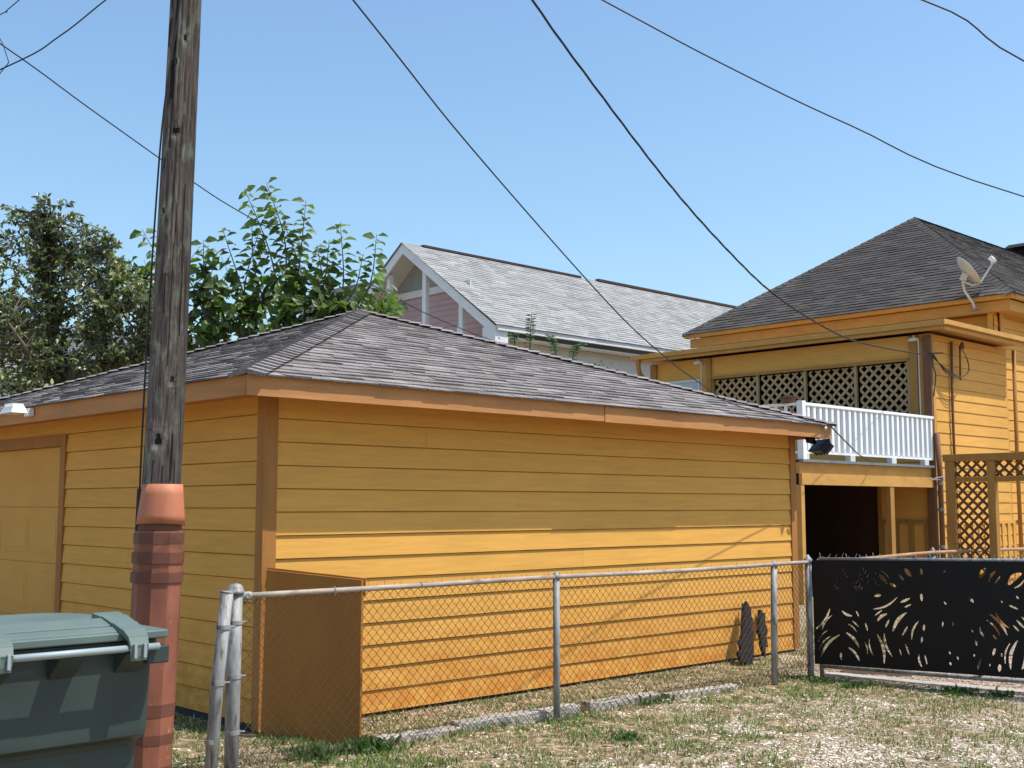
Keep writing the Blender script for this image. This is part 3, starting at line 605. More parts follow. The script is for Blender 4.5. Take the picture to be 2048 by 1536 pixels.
# ------------------------------------------------------------ utility pole
T = thing('utility_pole', 'weathered wooden utility pole with terracotta plastic guard on its lower half', 'pole', (3.25, 6.29, 0))
def axis(z): return Vector((3.222 + .0175 * z, 6.30 - .0075 * z, z))
b = MB(); nseg = 84; zs_ = [i * .03 - .3 for i in range(int(9.4 / .03))]
knots = [(-2.35, 1.96, .045), (-2.25, 3.78, .045), (-1.95, 4.35, .025), (-2.9, 2.5, .022), (-1.75, 2.3, .035), (-2.35, 2.95, .018), (-2.9, 2.05, .022), (-1.9, 5, .04), (-2.8, 3.3, .018), (-2.5, 4.2, .016)]
for z in zs_:
    r0 = .1145 - .0062 * max(0, z - .5)
    for k in range(nseg):
        a = 2 * math.pi * k / nseg; ca, sa = math.cos(a), math.sin(a)
        g = noise.noise((ca * 9, sa * 9, z * .35)) * .006 + noise.noise((ca * 30, sa * 30, z * .6)) * .0035
        cr = noise.noise((ca * 5 + 7, sa * 5, z * .22)); g -= .011 * max(0, 1 - abs(cr) * 22)
        for ka, kz, kr in knots:
            da = (a - ka + math.pi) % (2 * math.pi) - math.pi; dd = math.hypot(da * .11, (z - kz) * .8) / kr
            if dd < 2.5: g += .006 * math.exp(-(dd - 1.2) ** 2 * 3) - .012 * math.exp(-dd * dd * 3)
        c = axis(z); b.v.append((c.x + ca * (r0 + g), c.y + sa * (r0 + g), z))
for j in range(len(zs_) - 1):
    for k in range(nseg):
        a_ = 2 * math.pi * (k + .5) / nseg; z = zs_[j]; ca, sa = math.cos(a_), math.sin(a_)
        cr = noise.noise((ca * 5 + 7, sa * 5, z * .22)); tn = 1.0
        if abs(cr) < .03: tn = .2
        for ka, kz, kr in knots:
            da = (a_ - ka + math.pi) % (2 * math.pi) - math.pi; dd = math.hypot(da * .11, (z - kz)) / kr
            if dd < .5: tn = .12
            elif dd < 1.3: tn *= 1.35
        # lichen greys the side away from the sun
        li = math.cos(a_ - 2.9) * .5 + .5; tn *= .72 + .95 * li ** 2 + .25 * noise.noise((ca * 6, sa * 6, z * 2))
        b.tint = max(.1, tn); q = j * nseg + k; q2 = j * nseg + (k + 1) % nseg; b.face((q, q2, q2 + nseg, q + nseg))
b.build('shaft', M['wood'], T, smooth=True)
FWD = Vector((.6934, .7206, 0)); RGT = Vector((.7206, -.6934, 0))
def shell(b, z0, z1, r0, r1, a0, a1, th=.006, n=16, cx=0, cz=None, dip=0, faceted=False, rows=2):
    """open curved shell round the pole axis; angles measured from the camera-facing side, + to the right"""
    k0 = len(b.v)
    for j in range(rows + 1):
        t = j / rows
        for i in range(n + 1):
            a = R(a0 + (a1 - a0) * i / n); z = z0 + (z1 - z0) * t; r = r0 + (r1 - r0) * t
            if j == 0: z += dip * math.cos(a)
            d_ = -FWD * math.cos(a) + RGT * math.sin(a); c = axis(z)
            for rr in (r, r - th): b.v.append(tuple(Vector((c.x, c.y, z)) + RGT * cx + d_ * rr))
    w2 = (n + 1) * 2
    for j in range(rows):
        for i in range(n):
            a = k0 + j * w2 + i * 2
            b.face((a, a + 2, a + 2 + w2, a + w2)); b.face((a + 1, a + 1 + w2, a + 3 + w2, a + 3))
    for i in range(n):
        a = k0 + i * 2; b.face((a, a + 1, a + 3, a + 2)); a += rows * w2; b.face((a, a + 2, a + 3, a + 1))
    for e in (0, n * 2):
        for j in range(rows): a = k0 + j * w2 + e; b.face((a, a + w2, a + w2 + 1, a + 1))
gd_ = MB(); shell(gd_, -.2, 1.46, .127, .138, -112, 118, n=6, cx=.004); g_o = gd_.build('lower_guard', M['terracotta2'], T, smooth=False)
b = MB(); shell(b, 1.462, 1.52, .122, .119, -100, 110, n=12, cx=.002); b.build('middle_guard', M['terracotta3'], T)
b = MB(); shell(b, 1.490, 1.725, .136, .113, -100, 116, n=24, cx=.006, dip=.012, th=.004, rows=4); b.build('upper_guard', M['terracotta'], T, smooth=True)
for z0, z1, r in ((1.385, 1.447, .141), (1.275, 1.338, .146), (1.168, 1.226, .147), (.43, .50, .135), (.28, .335, .134), (.12, .16, .132)):
    b = MB(); shell(b, z0, z1, r, r + .002, -112, 118, n=6, cx=.002, th=.004, dip=.004); b.build('strap', M['terracotta3'], T)
b = MB(); b.tube([axis(z) + (-RGT * .118 - FWD * .02) for z in (0, .6, 1.2, 1.7)], .016, 8); b.build('conduit', M['black_cable'], T)
b = MB(); c0 = [axis(2.0) - RGT * .118 - FWD * .03, axis(2.5) - RGT * .115 - FWD * .04, axis(3.27) - RGT * .103 - FWD * .05, axis(3.93) - RGT * .072 - FWD * .085, axis(4.61) - RGT * .0 - FWD * .105, axis(5.4) + RGT * .05 - FWD * .09, axis(6.5) + RGT * .07 - FWD * .06]
b.tube(spline([axis(1.6) - RGT * .118 - FWD * .02] + c0, 5), .0055, 6); b.build('ground_cable', M['black_cable'], T)
b = MB(); b.tube([axis(z) + RGT * (.108 - .004 * z) + FWD * .01 for z in (1.7, 2.4, 3.0, 3.4)], .004, 6); b.build('ground_cable', M['black_cable'], T)

# overhead cables
def cable(pts_, r, label, twist=False, n=6):
    P = spline(pts_, n); b = MB()
    if twist:
        # three strands wound round each other
        Q = []
        for i in range(len(P) - 1):
            for j in range(4): Q.append(P[i].lerp(P[i + 1], j / 4))
        Q.append(P[-1]); dist = 0
        for s in range(3):
            dist = 0; L = []
            for i, p in enumerate(Q):
                if i: dist += (p - Q[i - 1]).length
                a = dist * 5 + s * 2.094; L.append(p + Vector((math.cos(a) * r * .5, -math.sin(a) * r * .5, math.sin(a) * r)))
            b.tube(L, r * .75, 5, cap=False)
    else: b.tube(P, r, 6)
    return tag(b.build('overhead_cable', M['black_cable'], smooth=True), label, 'cable', 'overhead cables')
top = (3.37, 6.2)
cable([(*top, 7.9), (5.3, 6.72, 6.95), (7.15, 7.165, 6.111), (8.177, 7.409, 5.701), (9.917, 7.822, 5.079), (11.5, 8.19, 4.64), (13.02, 8.559, 4.35), (15.011, 9.032, 4.183), (16.7, 9.434, 4.167), (19.707, 10.148, 4.348), (21.50, 10.58, 4.50)], .0075, 'thick twisted service cable sagging down to the corner of the yellow house', True)
cable([(-4, 2.9, 8.6), (.5, 4.09, 5.62), (3.53, 4.88, 4.26), (4.71, 5.26, 3.80), (6.62, 5.83, 3.13), (7.6, 6.10, 2.85), (8.49, 6.36, 2.68), (9.38, 6.59, 2.55), (11.45, 6.925, 2.47)], .005, 'thin cable steeply sloping to the right eave corner of the garage')
cable([(*top, 6.0), (5.804, 5.138, 5.044), (6.67, 4.754, 4.709), (7.621, 4.332, 4.389), (9.079, 3.685, 3.997), (14, 1.5, 3.3)], .0052, 'cable crossing the sky high above the yellow house roof')
cable([(*top, 6.1), (5.2, 4.7, 5.35), (6.719, 3.294, 4.735), (7.196, 2.882, 4.355), (8.5, 1.8, 3.6), (14, -3, 3.5)], .0052, 'short cable cutting the top right corner of the sky')
cable([(-6, 16, 12.5), (3, 18.7, 10.45), (7.093, 19.928, 9.423), (8.833, 20.45, 8.90), (10.607, 20.982, 8.38), (11.497, 21.249, 8.126), (13.099, 21.73, 7.765), (18.496, 23.349, 6.837), (20.063, 23.819, 6.615), (22.042, 24.413, 6.434), (23.9, 24.95, 6.3)], .012, 'cable passing behind the pole and through the trees to the pink house')
cable([(*top, 5.1), (2.977, 6.593, 4.66), (2.772, 6.81, 4.42), (2.524, 7.073, 4.215), (1.5, 8.15, 3.6), (-4, 14, 4.2)], .0042, 'thin cable dropping left from the pole across the top left corner')
cable([(*top, 5.6), (2.6, 7.0, 4.66), (2.5, 7.1, 4.55), (1.9, 7.75, 4.1), (-4, 14, 5.0)], .003, 'faint cable at the extreme top left corner of the sky')
cable([(11.62, 6.94, 2.47), (13.5, 7.85, 2.40), (16, 9.1, 2.36), (18.2, 10.15, 2.37), (19.2, 10.63, 2.41)], .0085, 'short black cable from the garage eave corner to the white railing')
b = MB(); b.tube([(11.45, 6.945, 2.455), (11.45, 6.915, 2.455), (11.45, 6.90, 2.455)], [.012, .02, .008], 10); b.build('insulator', M['lamp_white'], G)

# ------------------------------------------------------------ wheeled bin
T = thing('wheeled_bin', 'dark green wheeled rubbish bin with strapped hinged lid in front of the pole', 'bin', (2.0, 4.9, 0))
BX0, BX1, BY0 = 1.63, 2.335, 4.545
def ring(x0, x1, y0, y1, z, r=.05):
    out = []
    for cx, cy, a0 in ((x1 - r, y0 + r, -90), (x1 - r, y1 - r, 0), (x0 + r, y1 - r, 90), (x0 + r, y0 + r, 180)):
        for k in range(5): a = R(a0 + k * 22.5); out.append((cx + r * math.cos(a), cy + r * math.sin(a), z))
    return out
def loft(b, rings, cap=True):
    k0 = len(b.v); n_ = len(rings[0])
    for q in rings: b.v += q
    for j in range(len(rings) - 1):
        for i in range(n_): a = k0 + j * n_ + i; c = k0 + j * n_ + (i + 1) % n_; b.face((a, c, c + n_, a + n_))
    if cap: b.face([k0 + i for i in reversed(range(n_))]); b.face([k0 + (len(rings) - 1) * n_ + i for i in range(n_)])
b = MB()
loft(b, [ring(1.66, 2.335, 4.68, 5.16, .05), ring(1.65, 2.345, 4.675, 5.19, .35), ring(1.645, 2.35, 4.67, 5.2, .62), ring(1.64, 2.357, 4.655, 5.24, .645), ring(1.64, 2.362, 4.606, 5.27, .668), ring(1.64, 2.364, 4.604, 5.3, .69), ring(1.630, 2.372, 4.595, 5.33, 1.015), ring(1.615, 2.384, 4.575, 5.345, 1.022), ring(1.615, 2.384, 4.575, 5.345, 1.055)])
body = b.build('body', M['bin'], T, bevel=.004)
b = MB(); b.tube([(1.60, 4.485, 1.036), (2.33, 4.485, 1.036)], .014, 10); b.build('handle_bar', M['bin_metal'], T, smooth=True)
for x in (1.70, 1.975, 2.245):
    b = MB(); b.hexa([(x - .05, 4.62, .93), (x + .05, 4.62, .93), (x + .05, 4.59, .93), (x - .05, 4.59, .93)], [(x - .055, 4.61, 1.018), (x + .055, 4.61, 1.018), (x + .055, 4.475, 1.018), (x - .055, 4.475, 1.018)]); b.build('handle_bracket', M['bin'], T, bevel=.004)
b = MB(); b.box((2.29, 4.50, .965), (2.385, 4.59, 1.036)); b.build('corner_lug', M['bin'], T, bevel=.006)
b = MB(); loft(b, [ring(1.595, 2.405, 4.545, 5.37, 1.060, .03), ring(1.59, 2.41, 4.54, 5.375, 1.064, .03), ring(1.59, 2.41, 4.54, 5.375, 1.090, .03), ring(1.60, 2.40, 4.55, 5.365, 1.094, .03), ring(1.63, 2.37, 4.58, 5.34, 1.098, .09), ring(1.70, 2.32, 4.66, 5.27, 1.122, .16), ring(1.78, 2.24, 4.74, 5.19, 1.135, .18), ring(1.86, 2.16, 4.84, 5.08, 1.138, .1)])
lid = b.build('lid', M['bin_lid'], T, bevel=.003)
for z_, q in ((1.108, (1.74, 2.20, 4.60, 4.605)),):
    for y0, z0, y1, z1 in ((4.556, 1.096, 4.60, 1.112), (4.615, 1.116, 4.70, 1.140)):
        b = MB(); b.hexa([(1.74, y0, z0 - .012), (2.19, y0, z0 - .012), (2.19, y1, z1 - .012), (1.74, y1, z1 - .012)], [(1.745, y0 + .002, z0 + .004), (2.185, y0 + .002, z0 + .004), (2.185, y1, z1 + .004), (1.745, y1, z1 + .004)]); b.build('rib', M['bin_lid'], lid, bevel=.003)
for x in (1.70, 2.235):
    b = MB(); P = [(4.466, 1.008), (4.464, 1.05), (4.48, 1.083), (4.52, 1.106), (4.60, 1.126), (4.70, 1.147), (4.78, 1.154)]
    for i in range(len(P) - 1):
        (y0, z0), (y1, z1) = P[i], P[i + 1]; w0 = .034 + .004 * i; w1 = .034 + .004 * (i + 1)
        b.hexa([(x - w0, y0, z0 - .02), (x + w0, y0, z0 - .02), (x + w1, y1, z1 - .02), (x - w1, y1, z1 - .02)], [(x - w0, y0 - .004, z0), (x + w0, y0 - .004, z0), (x + w1, y1 - .001, z1 + .004), (x - w1, y1 - .001, z1 + .004)])
    s_ = b.build('hinge_strap', M['bin_lid'], T)
    for dx in (-.02, .02): b = MB(); b.box((x + dx - .006, 4.450, 1.000), (x + dx + .006, 4.462, 1.055)); b.build('hinge_clip', M['bin_metal'], s_)
for x in (1.65, 2.31):
    b = MB(); b.tube([(x - .025, 5.2, .13), (x + .025, 5.2, .13)], .13, 20); wl = b.build('wheel', M['rubber'], T)

# ------------------------------------------------------------ yellow house
H = thing('yellow_house', 'two storey yellow house with dark hip roof and lean-to upper porch', 'house', (26, 14, 0))
HY = 10.7; HX = 21.55
b = MB()
siding(b, (HX, HY), (24.95, HY), 0.1, 4.95, .225, th=.026)
siding(b, (25.05, 10.95), (40, 10.95), 0.1, 5.75, .225, th=.026)
b.box((HX + .003, HY + .003, 0), (25.0, HY + .12, 4.95)); b.box((25.04, 10.953, 0), (40, 11.07, 5.8)); b.box((24.99, HY + .006, 0), (25.05, 11.1, 4.95))
b.build('wall', M['siding_house'], H)
b = MB(); X = HX                                        # porch wall facing the garage
b.box((X, HY + .002, 2.45), (X + .1, 11.12, 4.94)); b.box((X + .001, 11.121, 4.48), (X + .1, 15.87, 4.94)); b.box((X, 15.871, 2.45), (X + .1, 17.62, 4.94)); b.box((X + .001, 11.121, 2.45), (X + .1, 15.87, 3.28)); b.box((X + .1, 17.52, 0), (26, 17.62, 4.9)); b.box((X + .002, 14.6, 0), (X + .1, 17.5, 2.44))
b.box((X + .003, HY + .13, 0), (X + .1, 11.85, 2.44)); b.build('porch_wall', M['siding_house'], H)
b = MB(); b.box((X - .035, 10.81, 1.26), (X + .001, 11.86, 1.32)); y = 10.82
while y < 11.8: b.box((X - .025, y, .05), (X + .001, y + .10, 1.259)); y += .31
b.box((X - .03, 11.80, .05), (X + .05, 11.88, 2.24)); b.build('wainscot', M['ochre_post'], H)
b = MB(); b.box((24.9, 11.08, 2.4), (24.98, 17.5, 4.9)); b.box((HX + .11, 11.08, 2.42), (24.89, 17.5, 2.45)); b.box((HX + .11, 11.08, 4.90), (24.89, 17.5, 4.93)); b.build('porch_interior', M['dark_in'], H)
b = MB(); b.box((21.46, 10.64, .1), (21.546, 10.80, 4.9)); b.build('corner_post', M['brown_post'], H)
b = MB(); b.box((21.547, 10.645, .1), (21.66, 10.697, 4.9)); b.build('corner_trim', M['ochre'], H)
b = MB(); b.box((21.50, 10.93, 3.2), (21.546, 11.10, 4.93)); b.box((21.50, 15.88, 3.2), (21.546, 16.0, 4.93)); b.box((21.51, 11.121, 4.44), (21.548, 15.87, 4.50)); b.build('opening_trim', M['ochre_post'], H)
b = MB(); b.box((21.49, 17.45, 2.5), (21.548, 17.62, 4.9)); b.build('corner_trim', M['ochre_post'], H)
# lattice panels
for y0, y1 in ((11.15, 12.25), (12.31, 13.43), (13.49, 14.62), (14.68, 15.84)):
    b = MB(); lattice(b, (y0 + .03, 3.26, y1 - .03, 4.42), lambda a, z, c: (21.60 - c, a, z), .148, .052, .009)
    lp = b.build('lattice_panel', M['lattice'], H)
    b = MB(); b.box((21.555, y0 - .028, 3.26), (21.62, y0 + .028, 4.46)); b.build('divider', M['lattice'], lp)
b = MB(); b.box((21.53, 16.25, 3.7), (21.545, 17.1, 4.42)); wn = b.build('window', M['glass'], H)
b = MB()
for q in (((21.5, 16.2, 4.42), (21.549, 17.15, 4.48)), ((21.5, 16.19, 3.6), (21.549, 16.249, 4.42)), ((21.5, 17.101, 3.6), (21.549, 17.16, 4.42))): b.box(*q)
b.build('frame', M['white_grey'], wn)
# lean-to roof
b = MB()
b.hexa([(21.19, 10.24, 5.03), (25.2, 10.24, 5.03), (25.2, 17.85, 5.03), (21.19, 17.85, 5.03)], [(21.17, 10.22, 5.10), (25.2, 10.22, 5.102), (25.2, 17.87, 5.45), (21.17, 17.87, 5.10)]); 
b.build('porch_roof', M['ochre'], H)
b = MB(); b.box((21.12, 10.16, 5.02), (21.168, 17.9, 5.125)); b.box((21.17, 10.165, 5.035), (25.2, 10.216, 5.13)); ft = b.build('porch_fascia', M['ochre'], H, bevel=.006)
b = MB(); b.box((21.20, 10.25, 4.95), (21.25, 17.8, 5.02)); b.box((21.26, 10.235, 4.945), (25.2, 10.275, 5.022)); b.build('frieze', M['ochre'], ft)
b = MB(); b.tube(spline([(21.18, 17.72, 5.02), (21.18, 17.72, 4.85), (21.22, 17.70, 4.68), (21.42, 17.68, 4.5), (21.49, 17.68, 4.3), (21.49, 17.68, 3.2)], 4), .055, 8); b.build('downspout', M['ochre_post'], H, smooth=True)
# upper storey
b = MB(); siding(b, (25.3, 18.6), (25.3, 10.953), 4.9, 5.78, .3, th=.01); b.box((25.304, 11.08, 4.9), (25.42, 18.6, 5.78)); b.build('upper_wall', M['siding_house'], H)
b = MB(); b.box((25.25, 10.90, 5.2), (25.296, 11.05, 5.8)); b.box((25.25, 10.87, 5.2), (25.40, 10.945, 5.8)); b.build('corner_trim', M['ochre'], H)
b = MB(); b.box((24.78, 10.38, 6.02), (24.90, 19.15, 6.13)); b.box((24.90, 10.381, 6.021), (40.2, 10.49, 6.131)); ob = b.build('gutter', M['ochre'], H, bevel=.02)
b = MB(); b.box((24.92, 10.52, 5.78), (25.0, 19.05, 6.015)); b.box((25.0, 10.521, 5.781), (40, 10.6, 6.014)); b.build('fascia', M['ochre'], H)
b = MB(); b.box((25.005, 10.61, 5.80), (40, 19.0, 5.83)); b.build('soffit', M['ochre'], H)
b = MB(); z0 = 6.128
e0, e1, e2, e3 = Vector((24.76, 10.36, z0)), Vector((45, 10.36, z0)), Vector((45, 19.18, z0)), Vector((24.76, 19.18, z0)); r0 = Vector((29.2, 14.77, 9.29)); r1 = Vector((40.6, 14.77, 9.29))
b.tint = .6; b.poly([e0, e1, r1, r0]); b.poly([e1, e2, r1]); b.poly([e2, e3, r0, r1]); b.poly([e3, e0, r0]); b.poly([e3, e2, e1, e0]); b.tint = 1
sl = (Vector((24.76, 14.77, z0)) - r0).length; U = (r0 - Vector((24.76, 14.77, z0))).normalized(); shingles(b, e3, (0, -1, 0), U, 8.82, 4.41, 4.41, sl, exp=.15, tab=(.2, .5), th=.016, pal=(.75, .88, 1, 1.06, 1.2))
sl = (Vector((29.2, 10.36, z0)) - r0).length; U = (r0 - Vector((29.2, 10.36, z0))).normalized(); shingles(b, e0, (1, 0, 0), U, 20.24, 4.44, 15.84, sl, exp=.15, tab=(.2, .5), th=.016, pal=(.75, .88, 1, 1.06, 1.2))
rf = b.build('roof', M['shingle_dark'], H)
b = MB(); hipcap(b, e0, r0, .16, .2, n1=.09); hipcap(b, e3, r0, .16, .2, n1=.09); hipcap(b, r0, r1, .16, .2, n1=.09); b.build('hip_cap', M['shingle_dark'], rf)
b = MB(); b.box((36.4, 14.3, 9.2), (39.6, 15.2, 9.62)); b.prism([(36.2, 9.621), (39.8, 9.621), (39.4, 9.80), (36.6, 9.80)], lambda a, z, c: (a, 14.1 + c, z), 0, 1.3); b.build('chimney', M['char'], rf)
# pipes and wires on the sunny wall
b = MB(); b.tube([(22.3, 10.63, .3), (22.3, 10.63, 3.4), (22.36, 10.63, 4.85)], .028, 8); b.build('conduit', M['brown_post'], H, smooth=True)
b = MB(); b.tube([(25.15, 10.60, .2), (25.15, 10.6, 2.6), (25.2, 10.6, 4.93)], .045, 8); b.build('downspout', M['ochre_post'], H, smooth=True)
b = MB()
for i in range(4):
    o_ = i * .03; b.tube(spline([(21.5, 10.60, 4.45 + o_), (21.9, 10.52, 4.25 - o_), (22.4, 10.5 - o_, 4.15), (22.85, 10.52, 4.3 + o_), (22.8, 10.56, 4.62), (22.62, 10.58, 4.75)], 5), .008, 5)
b.tube(spline([(21.48, 10.6, 4.52), (21.44, 10.58, 4.3), (21.5, 10.56, 4.1), (21.47, 10.6, 3.7)], 5), .012, 5); b.tube([(21.2, 10.55, 4.5), (21.75, 10.52, 4.56)], .014, 6)
b.build('service_wires', M['black_cable'], H)
b = MB(); b.tube([(22.62, 10.6, 4.1), (22.62, 10.58, 4.75)], .02, 8); b.tube([(22.62, 10.58, 4.74), (22.55, 10.5, 4.82), (22.5, 10.46, 4.72)], .035, 8); b.build('weatherhead', M['brown_post'], H, smooth=True)
# skirt boards on lower wall
b = MB(); x = 21.7
b.box((21.66, 10.655, 1.24), (29, 10.70, 1.30))
while x < 25.1: b.box((x, 10.655, .1), (x + .13, 10.69, 1.238)); x += .27
x = 25.1
b.build('wainscot', M['siding_house'], H)
def porch_light(T, y):
    b = MB(); b.tube([(21.50, y, 4.87), (21.50, y, 4.81)], [.10, .115], 14); b.tube([(21.50, y, 4.925), (21.50, y, 4.87)], .03, 8); b.build('lamp_shade', M['lamp_white'], T)
    b = MB(); b.tube([(21.47, y - .1, 4.84), (21.47, y - .1, 3.1)], .014, 6); b.build('conduit', M['white_grey'], T)
T = thing('porch_light', 'white disc light under the porch eave near the corner post', 'light', (21.5, 10.98, 4.8), 'porch lights'); porch_light(T, 10.98)
T = thing('porch_light', 'white disc light under the porch eave at the far left of the lattice', 'light', (21.5, 16.22, 4.8), 'porch lights'); porch_light(T, 16.22)

# ------------------------------------------------------------ deck / balcony
T = thing('balcony', 'upper deck with white slatted railing over an open yellow carport', 'balcony', (19.2, 12, 0))
b = MB(); b.box((16.95, 10.78, 2.25), (21.45, 16.0, 2.33)); b.build('deck_floor', M['ochre_post'], T)
b = MB(); b.box((16.86, 10.62, 2.325), (21.5, 10.70, 2.355)); b.box((16.86, 10.62, 2.355), (21.5, 16, 2.37)); b.build('deck_edge', mat('blue_grey_edge', (.16, .19, .21), rough=.6), T)
b = MB(); b.box((16.88, 10.70, 2.14), (21.5, 10.77, 2.324)); b.box((16.88, 10.66, 1.95), (21.5, 10.72, 2.139)); b.build('beam', M['ochre'], T, bevel=.004)
for x in (16.93, 18.4, 19.85, 21.1):
    b = MB(); b.box((x, 10.64, 2.372), (x + .16, 10.74, 2.47)); b.build('rail_foot', M['white_grey'], T)
ra = MB(); ra.box((16.9, 10.63, 3.265), (21.5, 10.72, 3.315)); ra.box((16.9, 10.65, 2.47), (21.5, 10.70, 2.51)); ra.box((16.9, 10.72, 3.27), (16.97, 14.6, 3.31)); ra.box((16.9, 10.72, 2.47), (16.97, 14.6, 2.505)); rl = ra.build('railing', M['rail_white'], T, bevel=.004)
for i in range(24):
    x = 17.07 + i * .188; b = MB(); b.box((x, 10.645, 2.51), (x + .075, 10.705, 3.265)); b.build('baluster', M['rail_white'], rl)
for i in range(18):
    y = 10.95 + i * .2; b = MB(); b.box((16.915, y, 2.505), (16.955, y + .045, 3.27)); b.build('baluster', M['rail_white'], rl)
for i in range(5):
    pass
b = MB(); b.box((16.88, 10.62, 2.37), (16.98, 10.73, 3.34)); b.build('rail_post', M['rail_white'], rl)
for x, w_, m_ in ((16.86, .10, 'ochre'), (19.80, .14, 'ochre_post')):
    b = MB(); b.box((x, 10.67, 0), (x + w_, 10.67 + .1, 1.949)); b.build('post', M[m_], T)
b = MB(); b.box((16.97, 10.80, 0), (17.02, 15, 2.24)); b.box((17.02, 15, 0), (21.5, 15.1, 2.24)); b.box((17.03, 13.2, .02), (20.04, 13.25, 1.75)); b.build('carport_shade_wall', M['dark_in'], T)  # side wall added to keep sky light out of the carport
b = MB(); b.box((21.56, 11.86, 0), (21.62, 15, 2.24)); b.build('carport_shade_wall', M['dark_in'], T)
b = MB(); b.tube([(21.25, 10.55, 2.12), (21.55, 10.5, 2.16), (21.9, 10.5, 2.3)], .012, 6); b.tube([(21.1, 10.55, 2.1), (21.8, 10.52, 2.1)], .014, 6); b.build('bracket', M['galv'], T)
T = thing('rain_pipe', 'dark brown drain pipe on the house corner below the deck', 'pipe', (21.47, 10.56, 0))
b = MB(); b.tube([(21.53, 10.56, 0), (21.53, 10.56, 2.2), (21.50, 10.58, 3.0)], .05, 10); b.build('pipe', M['brown_post'], T, smooth=True)
b = MB()
for z in (.8, 1.5, 2.0): b.tube([(21.53, 10.56, z), (21.53, 10.56, z + .06)], .062, 10)
b.build('pipe_clamp', M['galv'], T)
# dark pot on rail
T = thing('lantern', 'small dark lantern standing behind the left end of the white railing', 'lantern', (16.98, 10.95, 3.3))
b = MB(); b.tube([(16.98, 10.95, 3.31), (16.98, 10.95, 3.38), (16.98, 10.95, 3.40)], [.12, .12, .16], 12); b.build('base', M['brown_post'], T); b = MB(); b.tube([(16.98, 10.95, 3.405), (16.98, 10.95, 3.45)], [.17, .05], 12); b.build('cap', M['char'], T)

# ------------------------------------------------------------ satellite dish
T = thing('satellite_dish', 'pale grey satellite dish on a bent mast at the gutter of the yellow house', 'dish', (24.75, 11.27, 5.86))
b = MB(); b.tube([(24.74, 11.2, 5.84), (24.70, 11.22, 5.98), (24.58, 11.34, 6.25), (24.55, 11.36, 6.42), (24.55, 11.36, 6.52)], .028, 8); b.build('mast', M['white_grey'], T, smooth=True)
b = MB(); b.box((24.70, 11.1, 5.82), (24.78, 11.3, 5.86)); b.build('mast_foot', M['galv'], T)
c = Vector((24.60, 11.26, 6.67)); nd = (Vector((.7206, -.6934, 0)) * .76 + Vector((.6934, .7206, 0)) * -.12 + Vector((0, 0, .58))).normalized(); u1 = nd.cross(Vector((0, 0, 1))).normalized(); u2 = u1.cross(nd)
# tilt the oval in its own plane
b = MB(); k0 = 0; rings_ = 6; sg = 24
for side in (0, 1):
    for j in range(rings_ + 1):
        q = j / rings_
        for i in range(sg):
            a = 2 * math.pi * i / sg; p_ = c + u1 * math.cos(a) * .36 * q + u2 * math.sin(a) * .38 * q + nd * (.075 * q * q - .05 - side * .008); b.v.append(tuple(p_))
    base = side * (rings_ + 1) * sg
    for j in range(rings_):
        for i in range(sg): a = base + j * sg + i; d2 = base + j * sg + (i + 1) % sg; b.face((a, d2, d2 + sg, a + sg) if side == 0 else (a + sg, d2 + sg, d2, a))
o1 = rings_ * sg; o2 = (rings_ + 1) * sg + rings_ * sg
for i in range(sg): b.face((o1 + i, o1 + (i + 1) % sg, o2 + (i + 1) % sg, o2 + i))
b.build('reflector', mat('dish_grey', (.50, .54, .56), rough=.5, var=.05), T, smooth=True)
b = MB(); b.beam((24.53, 11.36, 6.48), c - nd * .07, .1, .13); b.tube([(24.50, 11.34, 6.45), (24.62, 11.2, 6.38)], .02, 6); b.build('bracket', M['white_grey'], T)
lo = c - u2 * .36 + nd * .02; tip = Vector((24.95, 10.84, 6.88)); b = MB(); b.tube([(24.6, 11.2, 6.36), tuple(lo), tuple(tip)], .02, 6); b.build('feed_arm', M['white_grey'], T)
b = MB(); b.beam(tip - u1 * .12, tip + u1 * .12, .06, .06); b.tube([tip + Vector((0, 0, .03)) - u1 * .07, tip + Vector((-.05, .06, .10)) - u1 * .07], .035, 8); b.tube([tip + Vector((0, 0, .03)) + u1 * .07, tip + Vector((-.05, .06, .10)) + u1 * .07], .035, 8); b.build('receiver', M['white'], T)

# ------------------------------------------------------------ trellis
T = thing('trellis', 'brown framed lattice garden trellis standing before the house wall', 'trellis', (13.4, 6.0, 0))
TX = 13.4; fr = lambda a, z, c: (TX - c, a, z)
b = MB()
for y0, y1, z0, z1, c0, c1 in ((6.36, 6.47, 0, 2.12, 0, .09), (5.88, 5.97, 0, 2.12, 0, .09), (4.9, 4.99, 0, 2.12, 0, .09), (4.85, 6.49, 2.121, 2.205, -.02, .10), (5.972, 6.358, 1.88, 1.94, .01, .08), (4.992, 5.878, 1.88, 1.94, .01, .08)):
    b.box((TX - c1, y0, z0), (TX - c0, y1, z1))
b.build('frame', M['ochre_post'], T, bevel=.003)
for q in ((5.972, 1.942, 6.358, 2.119), (5.972, .05, 6.358, 1.878), (4.992, 1.942, 5.878, 2.119)):
    b = MB(); lattice(b, q, lambda a, z, c: (TX - .035 - c, a, z), .082, .030, .006, .002); b.build('lattice_panel', M['lattice_trellis'], T)

